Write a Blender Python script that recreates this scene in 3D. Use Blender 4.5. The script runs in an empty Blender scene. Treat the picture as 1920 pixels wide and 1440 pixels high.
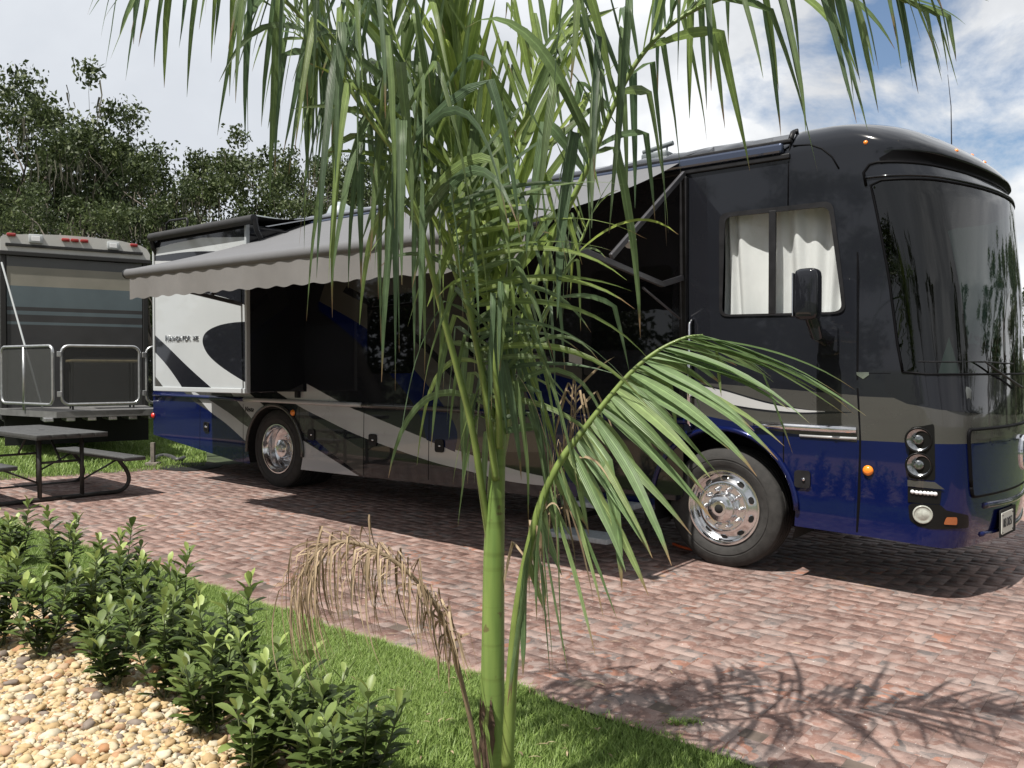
import bpy, bmesh, math, random
import numpy as np
from mathutils import Vector, Matrix, noise
from mathutils.geometry import delaunay_2d_cdt
R = math.radians
sc = bpy.context.scene
C = sc.collection

# ------------------------------------------------------------------ camera
PITCH = R(0.97); F = 1596.0; CAMZ = 1.583
cam_d = bpy.data.cameras.new("camera"); cam = bpy.data.objects.new("camera", cam_d); C.objects.link(cam)
cam.location = (0, 0, CAMZ); cam.rotation_euler = (R(90) - PITCH, 0, 0)
cam_d.sensor_width = 36; cam_d.lens = 36 * F / 1920; cam_d.clip_start = 0.05; cam_d.clip_end = 3000
sc.camera = cam

# ------------------------------------------------------------------ light
SUN_TO = Vector((-0.37, -0.43, 1.0)).normalized()
SUN_EL = math.asin(SUN_TO.z); SUN_AZ = math.atan2(SUN_TO.x, SUN_TO.y)
w = bpy.data.worlds.new("World"); sc.world = w; w.use_nodes = True
nt = w.node_tree; nt.nodes.clear()
def N(t, **k):
    n = nt.nodes.new(t)
    for a, b in k.items(): setattr(n, a, b)
    return n
out = N('ShaderNodeOutputWorld'); bg = N('ShaderNodeBackground')
sky = N('ShaderNodeTexSky', sky_type='NISHITA', sun_disc=False)
sky.sun_elevation = SUN_EL; sky.sun_rotation = SUN_AZ
bg.inputs['Strength'].default_value = 0.10
tc = N('ShaderNodeTexCoord'); mp = N('ShaderNodeMapping'); mp.inputs['Scale'].default_value = (1.0, 1.0, 1.5)
nt.links.new(tc.outputs['Generated'], mp.inputs['Vector'])
def wnoise(scale, detail, rough, loc=(0, 0, 0), dist=0.0):
    m2 = N('ShaderNodeMapping'); m2.inputs['Location'].default_value = loc
    nt.links.new(mp.outputs[0], m2.inputs['Vector'])
    n = N('ShaderNodeTexNoise'); n.inputs['Scale'].default_value = scale; n.inputs['Detail'].default_value = detail
    n.inputs['Roughness'].default_value = rough; n.inputs['Distortion'].default_value = dist
    nt.links.new(m2.outputs[0], n.inputs['Vector']); return n
def wramp(src, stops):
    r = N('ShaderNodeValToRGB'); cr = r.color_ramp
    while len(cr.elements) < len(stops): cr.elements.new(0.5)
    for e, (p, c) in zip(cr.elements, stops): e.position = p; e.color = (*c, 1)
    nt.links.new(src, r.inputs['Fac']); return r
# clear patch of sky: clouds thin out round one compass direction, broken up by noise
blue_dir = Vector((0.37, 0.88, 0.300)).normalized()
dp = N('ShaderNodeVectorMath', operation='DISTANCE'); dp.inputs[1].default_value = blue_dir
sclv = N('ShaderNodeMapping'); nt.links.new(tc.outputs['Generated'], dp.inputs[0])
n1 = wnoise(4.5, 7, 0.6, (1.3, 0.4, 0.2), 0.3)
ad = N('ShaderNodeMath', operation='MULTIPLY_ADD'); nt.links.new(n1.outputs['Fac'], ad.inputs[0]); ad.inputs[1].default_value = 0.75
nt.links.new(dp.outputs['Value'], ad.inputs[2])
cover = wramp(ad.outputs[0], [(0.415, (0, 0, 0)), (0.525, (1, 1, 1))])
n2 = wnoise(3.2, 8, 0.55, (4.1, 2.2, 0.7), 0.2)
# grey and white billows; flat and pale to the left, more modelled to the right
ccol = wramp(n2.outputs['Fac'], [(0.38, (4.2, 4.35, 4.6)), (0.50, (5.5, 5.65, 5.85)), (0.60, (7.2, 7.3, 7.4))])
pale = N('ShaderNodeRGB'); pale.outputs[0].default_value = (5.0, 5.3, 5.75, 1)
sep = N('ShaderNodeSeparateXYZ'); nt.links.new(tc.outputs['Generated'], sep.inputs[0])
mr = N('ShaderNodeMapRange'); mr.inputs['From Min'].default_value = -0.2; mr.inputs['From Max'].default_value = 0.25
nt.links.new(sep.outputs['X'], mr.inputs['Value'])
mrb = N('ShaderNodeMapRange'); mrb.inputs['From Min'].default_value = 0; mrb.inputs['From Max'].default_value = 1
mrb.inputs['To Min'].default_value = 0.3
nt.links.new(mr.outputs[0], mrb.inputs['Value'])
mxc = N('ShaderNodeMix', data_type='RGBA'); nt.links.new(mrb.outputs[0], mxc.inputs['Factor'])
nt.links.new(pale.outputs[0], mxc.inputs['A']); nt.links.new(ccol.outputs[0], mxc.inputs['B'])
# unseen sky: dimmed behind, brightened overhead, to set reflections and fill
mrz = N('ShaderNodeMapRange'); mrz.inputs['From Min'].default_value = 0.35; mrz.inputs['From Max'].default_value = 0.8
mrz.inputs['To Min'].default_value = 1.0; mrz.inputs['To Max'].default_value = 1.15
nt.links.new(sep.outputs['Z'], mrz.inputs['Value'])
mry = N('ShaderNodeMapRange'); mry.inputs['From Min'].default_value = -0.3; mry.inputs['From Max'].default_value = 0.3
mry.inputs['To Min'].default_value = 0.6; mry.inputs['To Max'].default_value = 1.0
nt.links.new(sep.outputs['Y'], mry.inputs['Value'])
mu = N('ShaderNodeMath', operation='MULTIPLY'); nt.links.new(mrz.outputs[0], mu.inputs[0]); nt.links.new(mry.outputs[0], mu.inputs[1])
vm = N('ShaderNodeVectorMath', operation='SCALE'); nt.links.new(mxc.outputs['Result'], vm.inputs[0]); nt.links.new(mu.outputs[0], vm.inputs['Scale'])
skb = N('ShaderNodeVectorMath', operation='SCALE'); nt.links.new(sky.outputs[0], skb.inputs[0]); skb.inputs['Scale'].default_value = .85
mxs = N('ShaderNodeMix', data_type='RGBA'); nt.links.new(cover.outputs[0], mxs.inputs['Factor'])
nt.links.new(skb.outputs[0], mxs.inputs['A']); nt.links.new(vm.outputs[0], mxs.inputs['B'])
nt.links.new(mxs.outputs['Result'], bg.inputs['Color']); nt.links.new(bg.outputs[0], out.inputs['Surface'])

sun_d = bpy.data.lights.new("sun", 'SUN'); sun_d.energy = 4.6; sun_d.angle = R(0.5); sun_d.color = (1.0, 0.95, 0.87)
sun = bpy.data.objects.new("sun", sun_d); C.objects.link(sun)
sun.rotation_euler = SUN_TO.to_track_quat('Z', 'Y').to_euler()
sc.view_settings.view_transform = 'Standard'; sc.view_settings.look = 'None'; sc.view_settings.gamma = 1
sc.view_settings.exposure = 0.58
sc.cycles.max_bounces = 8; sc.cycles.transparent_max_bounces = 12

# ------------------------------------------------------------------ measured directions
P0 = Vector((1.672, 6.79, 0)); DF = Vector((.7876, -.6166, 0)); DI = Vector((.6166, .7876, 0))
YAW = math.atan2(-.6166, .7876)
def tobus(p): d = Vector((p[0], p[1], 0)) - P0; return d.dot(DF), d.dot(DI)
def frombus(x, y, z=0): q = P0 + DF * x + DI * y; return Vector((q.x, q.y, z))
def gz(x, y):
    a = (x - P0.x) * DF.x + (y - P0.y) * DF.y
    a = max(-11.0, min(7.0, a))
    return -0.0244 * a
def ray(u, v):
    d = Vector((u - 960, 0, 0)) + F * Vector((0, math.cos(PITCH), -math.sin(PITCH))) + (720 - v) * Vector((0, math.sin(PITCH), math.cos(PITCH)))
    return d
O = Vector((0, 0, CAMZ))
def at(u, v, Y): d = ray(u, v); return O + d * (Y / d.y)
def grd(u, v):
    d = ray(u, v); Y = 6.0
    for i in range(40):
        p = O + d * (Y / d.y); zt = gz(p.x, p.y)
        Y = d.y * (zt - CAMZ) / d.z
    return O + d * (Y / d.y)
def side(u, v, dep=0.0):
    d = ray(u, v); n = DI; q = P0 - DI * dep
    t = (q - O).dot(n) / d.dot(n); p = O + d * t
    x, y = tobus(p); return x, p.z
def proj(p):
    q = Vector(p) - O
    f = q.y * math.cos(PITCH) - q.z * math.sin(PITCH); up = q.y * math.sin(PITCH) + q.z * math.cos(PITCH)
    return 960 + F * q.x / f, 720 - F * up / f

# ------------------------------------------------------------------ mesh helpers
class MB:
    def __init__(s): s.v = []; s.f = []; s.m = []
    def add(s, v, f, m=0):
        o = len(s.v); s.v += [tuple(p) for p in v]; s.f += [tuple(i + o for i in q) for q in f]; s.m += [m] * len(f); return s
    def box(s, x0, x1, y0, y1, z0, z1, m=0, bev=0.0, M=None):
        b = min(bev, (x1 - x0) * .45, (y1 - y0) * .45, (z1 - z0) * .45)
        bm = bmesh.new(); bmesh.ops.create_cube(bm, size=1)
        for v in bm.verts: v.co = Vector((x0 + (v.co.x + .5) * (x1 - x0), y0 + (v.co.y + .5) * (y1 - y0), z0 + (v.co.z + .5) * (z1 - z0)))
        if b > 0: bmesh.ops.bevel(bm, geom=bm.edges[:], offset=b, segments=2, affect='EDGES', profile=.5)
        if M is not None: bmesh.ops.transform(bm, matrix=M, verts=bm.verts[:])
        bm.verts.index_update()
        s.add([v.co for v in bm.verts], [[v.index for v in f.verts] for f in bm.faces], m); bm.free(); return s
    def tube(s, pts, r, n=8, m=0, cap=True):
        pts = [Vector(p) for p in pts]; k = len(pts)
        rr = r if isinstance(r, (list, tuple)) else [r] * k
        vs = []; fs = []; up = None
        for i, p in enumerate(pts):
            t = (pts[min(i + 1, k - 1)] - pts[max(i - 1, 0)]).normalized()
            if up is None:
                up = Vector((0, 0, 1)) if abs(t.z) < .9 else Vector((1, 0, 0))
            a = (up - t * up.dot(t)).normalized(); up = a; b = t.cross(a)
            for j in range(n):
                an = 2 * math.pi * j / n; vs.append(p + (a * math.cos(an) + b * math.sin(an)) * rr[i])
        for i in range(k - 1):
            for j in range(n):
                j2 = (j + 1) % n; fs.append((i * n + j, i * n + j2, (i + 1) * n + j2, (i + 1) * n + j))
        if cap: fs.append(tuple(range(n))[::-1]); fs.append(tuple((k - 1) * n + j for j in range(n)))
        return s.add(vs, fs, m)
    def lathe(s, prof, c=(0, 0, 0), axis='y', n=32, m=0):
        vs = []; fs = []; k = len(prof)
        for r, h in prof:
            for j in range(n):
                a = 2 * math.pi * j / n; x, z = r * math.cos(a), r * math.sin(a)
                p = {'y': (x, h, z), 'z': (x, z, h), 'x': (h, x, z)}[axis]
                vs.append((p[0] + c[0], p[1] + c[1], p[2] + c[2]))
        for i in range(k - 1):
            for j in range(n):
                j2 = (j + 1) % n; fs.append((i * n + j, i * n + j2, (i + 1) * n + j2, (i + 1) * n + j))
        return s.add(vs, fs, m)
    def quad(s, a, b, c, d, m=0): return s.add([a, b, c, d], [(0, 1, 2, 3)], m)
    def prism(s, poly, f0, f1, m=0):
        # poly: 2-D points; f0/f1 map a 2-D point to the near and far face
        n = len(poly); vs = [f0(p) for p in poly] + [f1(p) for p in poly]
        fs = [tuple(range(n)), tuple(range(2 * n - 1, n - 1, -1))] + [(i, (i + 1) % n, n + (i + 1) % n, n + i)[::-1] for i in range(n)]
        return s.add(vs, fs, m)
    def build(s, name, mats, parent=None, smooth=False, loc=None, autos=None):
        me = bpy.data.meshes.new(name); me.from_pydata(s.v, [], s.f)
        if not isinstance(mats, (list, tuple)): mats = [mats]
        for mt in mats: me.materials.append(mt)
        if len(mats) > 1: me.polygons.foreach_set('material_index', s.m)
        if smooth: me.polygons.foreach_set('use_smooth', [True] * len(me.polygons))
        me.update()
        if autos:
            me.polygons.foreach_set('use_smooth', [True] * len(me.polygons)); me.set_sharp_from_angle(angle=R(autos))
        o = bpy.data.objects.new(name, me); C.objects.link(o)
        if parent: o.parent = parent
        if loc is not None: o.location = loc
        return o
def tag(o, label=None, cat=None, group=None, kind=None):
    for k, v in (('label', label), ('category', cat), ('group', group), ('kind', kind)):
        if v: o[k] = v
    return o
def empty(name, loc=(0, 0, 0), rz=0, label=None, cat=None, group=None):
    o = bpy.data.objects.new(name, None); C.objects.link(o); o.location = loc; o.rotation_euler = (0, 0, rz); o.empty_display_size = .2
    return tag(o, label, cat, group)
def spline(pts, n):
    P = [Vector(p) for p in pts]; P = [P[0] * 2 - P[1]] + P + [P[-1] * 2 - P[-2]]
    out = []; K = len(P) - 3
    for i in range(n + 1):
        t = i / n * K; k = min(int(t), K - 1); t -= k; a, b, c, d = P[k:k + 4]
        out.append(0.5 * ((2 * b) + (-a + c) * t + (2 * a - 5 * b + 4 * c - d) * t * t + (-a + 3 * b - 3 * c + d) * t ** 3))
    return out

# ------------------------------------------------------------------ materials
def mat(name, col, rough=.5, metal=0, coat=0, spec=.5, nscale=0, namp=0.15, bump=0, bscale=40, trans=0, coord='Object', flake=0):
    m = bpy.data.materials.new(name); m.use_nodes = True; t = m.node_tree; b = t.nodes['Principled BSDF']
    b.inputs['Base Color'].default_value = (*col, 1); b.inputs['Roughness'].default_value = rough; b.inputs['Metallic'].default_value = metal
    b.inputs['Coat Weight'].default_value = coat; b.inputs['Coat Roughness'].default_value = .03; b.inputs['Specular IOR Level'].default_value = spec
    tc = t.nodes.new('ShaderNodeTexCoord')
    if nscale:
        n = t.nodes.new('ShaderNodeTexNoise'); n.inputs['Scale'].default_value = nscale; n.inputs['Detail'].default_value = 6
        t.links.new(tc.outputs[coord], n.inputs['Vector'])
        r = t.nodes.new('ShaderNodeValToRGB'); e = r.color_ramp.elements
        e[0].position = .3; e[1].position = .7
        e[0].color = (*[c * (1 - namp) for c in col], 1); e[1].color = (*[min(1, c * (1 + namp)) for c in col], 1)
        t.links.new(n.outputs['Fac'], r.inputs['Fac']); t.links.new(r.outputs[0], b.inputs['Base Color'])
        mr = t.nodes.new('ShaderNodeMapRange'); mr.inputs['To Min'].default_value = max(0, rough * .85); mr.inputs['To Max'].default_value = min(1, rough * 1.2)
        t.links.new(n.outputs['Fac'], mr.inputs['Value']); t.links.new(mr.outputs[0], b.inputs['Roughness'])
    if bump:
        n = t.nodes.new('ShaderNodeTexNoise'); n.inputs['Scale'].default_value = bscale; n.inputs['Detail'].default_value = 4
        t.links.new(tc.outputs[coord], n.inputs['Vector'])
        bp = t.nodes.new('ShaderNodeBump'); bp.inputs['Strength'].default_value = bump; bp.inputs['Distance'].default_value = .01
        t.links.new(n.outputs['Fac'], bp.inputs['Height']); t.links.new(bp.outputs[0], b.inputs['Normal'])
    if trans:
        tr = t.nodes.new('ShaderNodeBsdfTranslucent'); mx = t.nodes.new('ShaderNodeMixShader'); mx.inputs[0].default_value = trans
        src = b.inputs['Base Color'].links[0].from_socket if b.inputs['Base Color'].links else None
        if src: t.links.new(src, tr.inputs[0])
        else: tr.inputs[0].default_value = (*col, 1)
        t.links.new(b.outputs[0], mx.inputs[1]); t.links.new(tr.outputs[0], mx.inputs[2]); t.links.new(mx.outputs[0], t.nodes['Material Output'].inputs[0])
    return m
def leafmat(name, ramp, trans=.3, rough=.5, brown=None, spec=.4, bump=0, rib=False):
    """colour from the per-corner 'tint' attribute (r = random, g = position along the leaf)"""
    m = bpy.data.materials.new(name); m.use_nodes = True; t = m.node_tree; b = t.nodes['Principled BSDF']
    a = t.nodes.new('ShaderNodeAttribute'); a.attribute_name = 'tint'; sp = t.nodes.new('ShaderNodeSeparateColor'); t.links.new(a.outputs['Color'], sp.inputs[0])
    r = t.nodes.new('ShaderNodeValToRGB'); cr = r.color_ramp
    while len(cr.elements) < len(ramp): cr.elements.new(.5)
    for e, (p, c) in zip(cr.elements, ramp): e.position = p; e.color = (*c, 1)
    t.links.new(sp.outputs[0], r.inputs[0]); src = r.outputs[0]
    tcn = t.nodes.new('ShaderNodeTexCoord'); n = t.nodes.new('ShaderNodeTexNoise'); n.inputs['Scale'].default_value = 30; t.links.new(tcn.outputs['Object'], n.inputs[0])
    hv = t.nodes.new('ShaderNodeHueSaturation'); mr = t.nodes.new('ShaderNodeMapRange'); mr.inputs['To Min'].default_value = .72; mr.inputs['To Max'].default_value = 1.28
    t.links.new(n.outputs['Fac'], mr.inputs[0]); t.links.new(mr.outputs[0], hv.inputs['Value']); t.links.new(src, hv.inputs['Color']); src = hv.outputs[0]
    if brown:
        gt = t.nodes.new('ShaderNodeMapRange'); gt.inputs['From Min'].default_value = brown[0]; gt.inputs['From Max'].default_value = brown[1]
        t.links.new(sp.outputs[1], gt.inputs[0]); mx = t.nodes.new('ShaderNodeMix'); mx.data_type = 'RGBA'
        t.links.new(gt.outputs[0], mx.inputs['Factor']); t.links.new(src, mx.inputs['A']); mx.inputs['B'].default_value = (*brown[2], 1); src = mx.outputs['Result']
    if rib:
        rb = t.nodes.new('ShaderNodeMapRange'); rb.inputs['From Min'].default_value = .0; rb.inputs['From Max'].default_value = .22; rb.inputs['To Min'].default_value = 1.45; rb.inputs['To Max'].default_value = .96
        t.links.new(sp.outputs[2], rb.inputs[0]); h2 = t.nodes.new('ShaderNodeHueSaturation'); t.links.new(rb.outputs[0], h2.inputs['Value']); t.links.new(src, h2.inputs['Color']); src = h2.outputs[0]
        sn = t.nodes.new('ShaderNodeMath'); sn.operation = 'SINE'; sm_ = t.nodes.new('ShaderNodeMath'); sm_.operation = 'MULTIPLY'; sm_.inputs[1].default_value = 22; t.links.new(sp.outputs[2], sm_.inputs[0]); t.links.new(sm_.outputs[0], sn.inputs[0])
        bq = t.nodes.new('ShaderNodeBump'); bq.inputs['Strength'].default_value = .5; bq.inputs['Distance'].default_value = .002; t.links.new(sn.outputs[0], bq.inputs['Height']); t.links.new(bq.outputs[0], b.inputs['Normal'])
    t.links.new(src, b.inputs['Base Color']); b.inputs['Roughness'].default_value = rough; b.inputs['Specular IOR Level'].default_value = spec
    tr = t.nodes.new('ShaderNodeBsdfTranslucent'); t.links.new(src, tr.inputs[0]); mx = t.nodes.new('ShaderNodeMixShader'); mx.inputs[0].default_value = trans
    t.links.new(b.outputs[0], mx.inputs[1]); t.links.new(tr.outputs[0], mx.inputs[2]); t.links.new(mx.outputs[0], t.nodes['Material Output'].inputs[0])
    return m
def glassmat(name, tint, rough=.0, ior=1.5, refl=1.0, base=.05):
    m = bpy.data.materials.new(name); m.use_nodes = True; t = m.node_tree; t.nodes.remove(t.nodes['Principled BSDF'])
    tr = t.nodes.new('ShaderNodeBsdfTransparent'); tr.inputs[0].default_value = (*tint, 1)
    gl = t.nodes.new('ShaderNodeBsdfGlossy'); gl.inputs['Roughness'].default_value = rough; gl.inputs[0].default_value = (refl, refl, refl, 1)
    lw = t.nodes.new('ShaderNodeLayerWeight'); lw.inputs[0].default_value = .5; pw = t.nodes.new('ShaderNodeMath'); pw.operation = 'POWER'; pw.inputs[1].default_value = 4.0; t.links.new(lw.outputs['Facing'], pw.inputs[0])
    fr = t.nodes.new('ShaderNodeMath'); fr.operation = 'MULTIPLY_ADD'; fr.inputs[1].default_value = .92; fr.inputs[2].default_value = base; t.links.new(pw.outputs[0], fr.inputs[0])
    mx = t.nodes.new('ShaderNodeMixShader'); t.links.new(fr.outputs[0], mx.inputs[0]); t.links.new(tr.outputs[0], mx.inputs[1]); t.links.new(gl.outputs[0], mx.inputs[2])
    t.links.new(mx.outputs[0], t.nodes['Material Output'].inputs[0]); return m
def nmesh(name, V, Fq, mats, parent=None, tint=None, smooth=False, mi=None):
    """numpy quad/tri mesh; tint: per-vertex rgb"""
    me = bpy.data.meshes.new(name); V = np.asarray(V, np.float32); Fq = np.asarray(Fq, np.int32); k = Fq.shape[1]
    me.vertices.add(len(V)); me.vertices.foreach_set('co', V.ravel())
    me.loops.add(Fq.size); me.loops.foreach_set('vertex_index', Fq.ravel())
    me.polygons.add(len(Fq)); me.polygons.foreach_set('loop_start', np.arange(0, Fq.size, k, dtype=np.int32))
    if not isinstance(mats, (list, tuple)): mats = [mats]
    for mt in mats: me.materials.append(mt)
    if mi is not None: me.polygons.foreach_set('material_index', np.asarray(mi, np.int32))
    if smooth: me.polygons.foreach_set('use_smooth', np.ones(len(Fq), bool))
    me.update(calc_edges=True); me.validate()
    if tint is not None:
        at_ = me.color_attributes.new('tint', 'FLOAT_COLOR', 'POINT'); T = np.ones((len(V), 4), np.float32); T[:, :3] = tint; at_.data.foreach_set('color', T.ravel())
    o = bpy.data.objects.new(name, me); C.objects.link(o)
    if parent: o.parent = parent
    return o
# ------------------------------------------------------------------ ground, pavers, lawn
rng = np.random.default_rng(7); random.seed(7)
M_lawn = mat('lawn_soil', (.035, .05, .018), .95, nscale=3, namp=.4, bump=.5, bscale=60)
M_grout = mat('paver_sand', (.11, .085, .07), .95, nscale=8, namp=.3)
# ground sheet: denser near the pad, reaching the horizon
xs = sorted(set([-900, -400, -200, -100, -60, -40] + [x * 1.0 for x in range(-30, 31)] + [40, 60, 100, 200, 400, 900]))
mb = MB(); n = len(xs)
mb.v = [(x, y, gz(x, y) - .03) for y in xs for x in xs]
mb.f = [(j * n + i, j * n + i + 1, (j + 1) * n + i + 1, (j + 1) * n + i) for j in range(n - 1) for i in range(n - 1)]; mb.m = [0] * len(mb.f)
g = mb.build('ground', M_lawn); tag(g, kind='structure')

# edge of the paved pad traced on the ground
edge_px = [(150, 1029), (293, 1067), (356, 1090), (467, 1124), (542, 1146), (693, 1201), (862, 1257), (1000, 1297), (1163, 1359), (1297, 1402), (1398, 1440)]
E = [tobus(grd(*p)) for p in edge_px]
ex = np.array([e[0] for e in E]); ey = np.array([e[1] for e in E]); kf = np.polyfit(ex, ey, 1)
back = [tobus(grd(*p)) for p in [(8, 899), (227, 885), (327, 878)]]
bk = np.polyfit([b[1] for b in back], [b[0] for b in back], 1)
fr = [tobus(grd(*p)) for p in [(1788, 1022), (1850, 1040), (1919, 1043)]]
print('EDGE', E[0], E[-1], kf, 'BACK', back, 'FR', fr)
def y_edge(x): return kf[0] * x + kf[1]
EA = math.atan(kf[0])           # pad edge direction in motorhome coordinates
ed = (DF * math.cos(EA) + DI * math.sin(EA)).normalized(); en = Vector((-ed.y, ed.x, 0))
eo = frombus(0, y_edge(0))
def tope(x, y): d = Vector((x, y, 0)) - eo; return d.dot(ed), d.dot(en)
def frompe(a, b): return eo + ed * a + en * b
PW, PL = .112, .224
cells = {}
V = []; Fc = []; T = []
def in_pad(a, b):
    p = frompe(a, b); x, y = tobus(p)
    if b < .225 or b > 9.3: return False
    if x < bk[0] * y + bk[1]: return False
    if x > 2.3 + .35 * 0 and y > 2.35: return False
    if x > 9: return False
    return True
def paver(a0, a1, b0, b1):
    g_ = .0009; c = .0010
    r = rng.random(); r2 = rng.random(); dz = rng.normal(0, .0004); tl = rng.normal(0, .0003, 2)
    o = len(V)
    for (ia, ib, zz) in ((0, 0, -.0035), (1, 0, -.0035), (1, 1, -.0035), (0, 1, -.0035)):
        a = (a0 + g_, a1 - g_)[ia]; b = (b0 + g_, b1 - g_)[ib]; p = frompe(a, b); V.append((p.x, p.y, gz(p.x, p.y) + zz)); T.append((r, r2, 0))
    for (ia, ib) in ((0, 0), (1, 0), (1, 1), (0, 1)):
        a = (a0 + g_ + c, a1 - g_ - c)[ia]; b = (b0 + g_ + c, b1 - g_ - c)[ib]; p = frompe(a, b)
        V.append((p.x, p.y, gz(p.x, p.y) + dz + tl[0] * (ia - .5) + tl[1] * (ib - .5))); T.append((r, r2, 0))
    Fc.append((o + 4, o + 5, o + 6, o + 7))
    for i in range(4): j = (i + 1) % 4; Fc.append((o + i, o + j, o + 4 + j, o + 4 + i))
NA0, NA1, NB1 = -123, 76, 86
for ib in range(-2, NB1):
    for ia in range(NA0, NA1):
        # herringbone: cell (ia,ib) starts a horizontal block when (ia-ib)%4==0, a vertical one when (ia-ib)%4==2... 
        k = (ia - ib) % 4
        a, b = ia * PW, ib * PW
        if k == 0:
            if in_pad(a + PW, b + PW / 2): paver(a, a + PL, b, b + PW)
        elif k == 3:
            if in_pad(a + PW / 2, b + PW): paver(a, a + PW, b, b + PL)
for i in range(int(-13.5 / PW), int(8 / PW)):        # border course laid on end
    a = i * PW; paver(a, a + PW, .012, .012 + PL)
M_pav = bpy.data.materials.new('paver'); M_pav.use_nodes = True; t = M_pav.node_tree; b = t.nodes['Principled BSDF']
a = t.nodes.new('ShaderNodeAttribute'); a.attribute_name = 'tint'; sp = t.nodes.new('ShaderNodeSeparateColor'); t.links.new(a.outputs['Color'], sp.inputs[0])
tcn = t.nodes.new('ShaderNodeTexCoord')
def tn(scale, det=6, rough=.6):
    n = t.nodes.new('ShaderNodeTexNoise'); n.inputs['Scale'].default_value = scale; n.inputs['Detail'].default_value = det; n.inputs['Roughness'].default_value = rough
    t.links.new(tcn.outputs['Object'], n.inputs['Vector']); return n
def tramp(src, stops, const=False):
    r = t.nodes.new('ShaderNodeValToRGB'); cr = r.color_ramp
    while len(cr.elements) < len(stops): cr.elements.new(.5)
    for e, (p, c) in zip(cr.elements, stops): e.position = p; e.color = (*c, 1)
    if const: cr.interpolation = 'CONSTANT'
    t.links.new(src, r.inputs[0]); return r
def tmix(f, A, B, mode='MIX'):
    m = t.nodes.new('ShaderNodeMix'); m.data_type = 'RGBA'; m.blend_type = mode
    for s_, k in ((f, 'Factor'), (A, 'A'), (B, 'B')):
        if isinstance(s_, (int, float)): m.inputs[k].default_value = s_
        elif isinstance(s_, tuple): m.inputs[k].default_value = (*s_, 1)
        else: t.links.new(s_, m.inputs[k])
    return m.outputs['Result']
clu = tn(2.2, 3, .6); cl2 = t.nodes.new('ShaderNodeMapRange'); cl2.inputs['From Min'].default_value = .32; cl2.inputs['From Max'].default_value = .68; t.links.new(clu.outputs[0], cl2.inputs[0])
cm = t.nodes.new('ShaderNodeMix'); cm.inputs['Factor'].default_value = .5; t.links.new(sp.outputs[0], cm.inputs[2]); t.links.new(cl2.outputs[0], cm.inputs[3])
base = tramp(cm.outputs[0], [(0, (.115, .058, .044)), (.20, (.165, .094, .073)), (.31, (.22, .138, .112)), (.42, (.29, .205, .175)), (.52, (.20, .112, .086)), (.62, (.29, .235, .21)), (.72, (.145, .14, .135)), (.77, (.29, .135, .085)), (.83, (.31, .235, .21)), (.93, (.34, .215, .12))])
base.color_ramp.interpolation = 'CONSTANT'
big = tn(.9, 3); bigr = tramp(big.outputs[0], [(.35, (.80, .78, .78)), (.65, (1.15, 1.12, 1.10))])
base_c = tmix(.22, base.outputs[0], (.235, .170, .152)); c1 = tmix(1.0, base_c, bigr.outputs[0], 'MULTIPLY')
med = tn(9, 8, .7); mottled = tramp(med.outputs[0], [(.38, (.72, .70, .70)), (.55, (1.05, 1.04, 1.03)), (.72, (1.3, 1.28, 1.26))])
c2 = tmix(.85, c1, mottled.outputs[0], 'MULTIPLY')
# chalky worn film, in irregular spots with a sharp edge
st = tn(16, 9, .72); smk = tramp(st.outputs[0], [(.49, (0, 0, 0)), (.53, (1, 1, 1))])
mm = t.nodes.new('ShaderNodeMath'); mm.operation = 'MULTIPLY'; t.links.new(smk.outputs[0], mm.inputs[0]); mm.inputs[1].default_value = .42
c3 = tmix(mm.outputs[0], c2, (.32, .245, .215))
dk = tn(3.3, 9, .75); dmk = tramp(dk.outputs[0], [(.55, (0, 0, 0)), (.60, (1, 1, 1))])
mm2 = t.nodes.new('ShaderNodeMath'); mm2.operation = 'MULTIPLY'; t.links.new(dmk.outputs[0], mm2.inputs[0]); mm2.inputs[1].default_value = .62
c4 = tmix(mm2.outputs[0], c3, (.135, .088, .075))
fine = tn(260, 3, .6); fr_ = tramp(fine.outputs[0], [(.3, (.82, .82, .82)), (.7, (1.18, 1.18, 1.18))])
c5 = tmix(1.0, c4, fr_.outputs[0], 'MULTIPLY')
sk = tn(75, 2, .5); skm = tramp(sk.outputs[0], [(.735, (0, 0, 0)), (.75, (1, 1, 1))]); c5 = tmix(1.0, c5, (.94, .93, .95), 'MULTIPLY'); c5 = tmix(skm.outputs[0], c5, (.75, .72, .68))
t.links.new(c5, b.inputs['Base Color']); b.inputs['Roughness'].default_value = .75
bp = t.nodes.new('ShaderNodeBump'); bp.inputs['Strength'].default_value = .25; bp.inputs['Distance'].default_value = .003
t.links.new(med.outputs[0], bp.inputs['Height']); t.links.new(bp.outputs[0], b.inputs['Normal'])
# sand bed under the pavers
mb = MB()
def padpt(a, b, dz): p = frompe(a, b); return (p.x, p.y, gz(p.x, p.y) + dz)
bx0, bx1 = -13.6, 8.4; nx = 44; ny = 20
pts = []
for j in range(ny + 1):
    for i in range(nx + 1):
        b_ = .012 + 9.5 * j / ny; a_ = bx0 + (bx1 - bx0) * i / nx
        pts.append(padpt(a_, b_, -.003))
vf = []
for j in range(ny):
    for i in range(nx):
        b_ = .012 + 9.5 * (j + .5) / ny; a_ = bx0 + (bx1 - bx0) * (i + .5) / nx
        x, y = tobus(frompe(a_, b_))
        if x > bk[0] * y + bk[1] - .3 and not (x > 2.5 and y > 2.6): vf.append((j * (nx + 1) + i, j * (nx + 1) + i + 1, (j + 1) * (nx + 1) + i + 1, (j + 1) * (nx + 1) + i))
o_ = MB(); o_.v = pts; o_.f = vf; o_.m = [0] * len(vf); sb = o_.build('sand_bed', M_grout); tag(sb, kind='structure')
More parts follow.
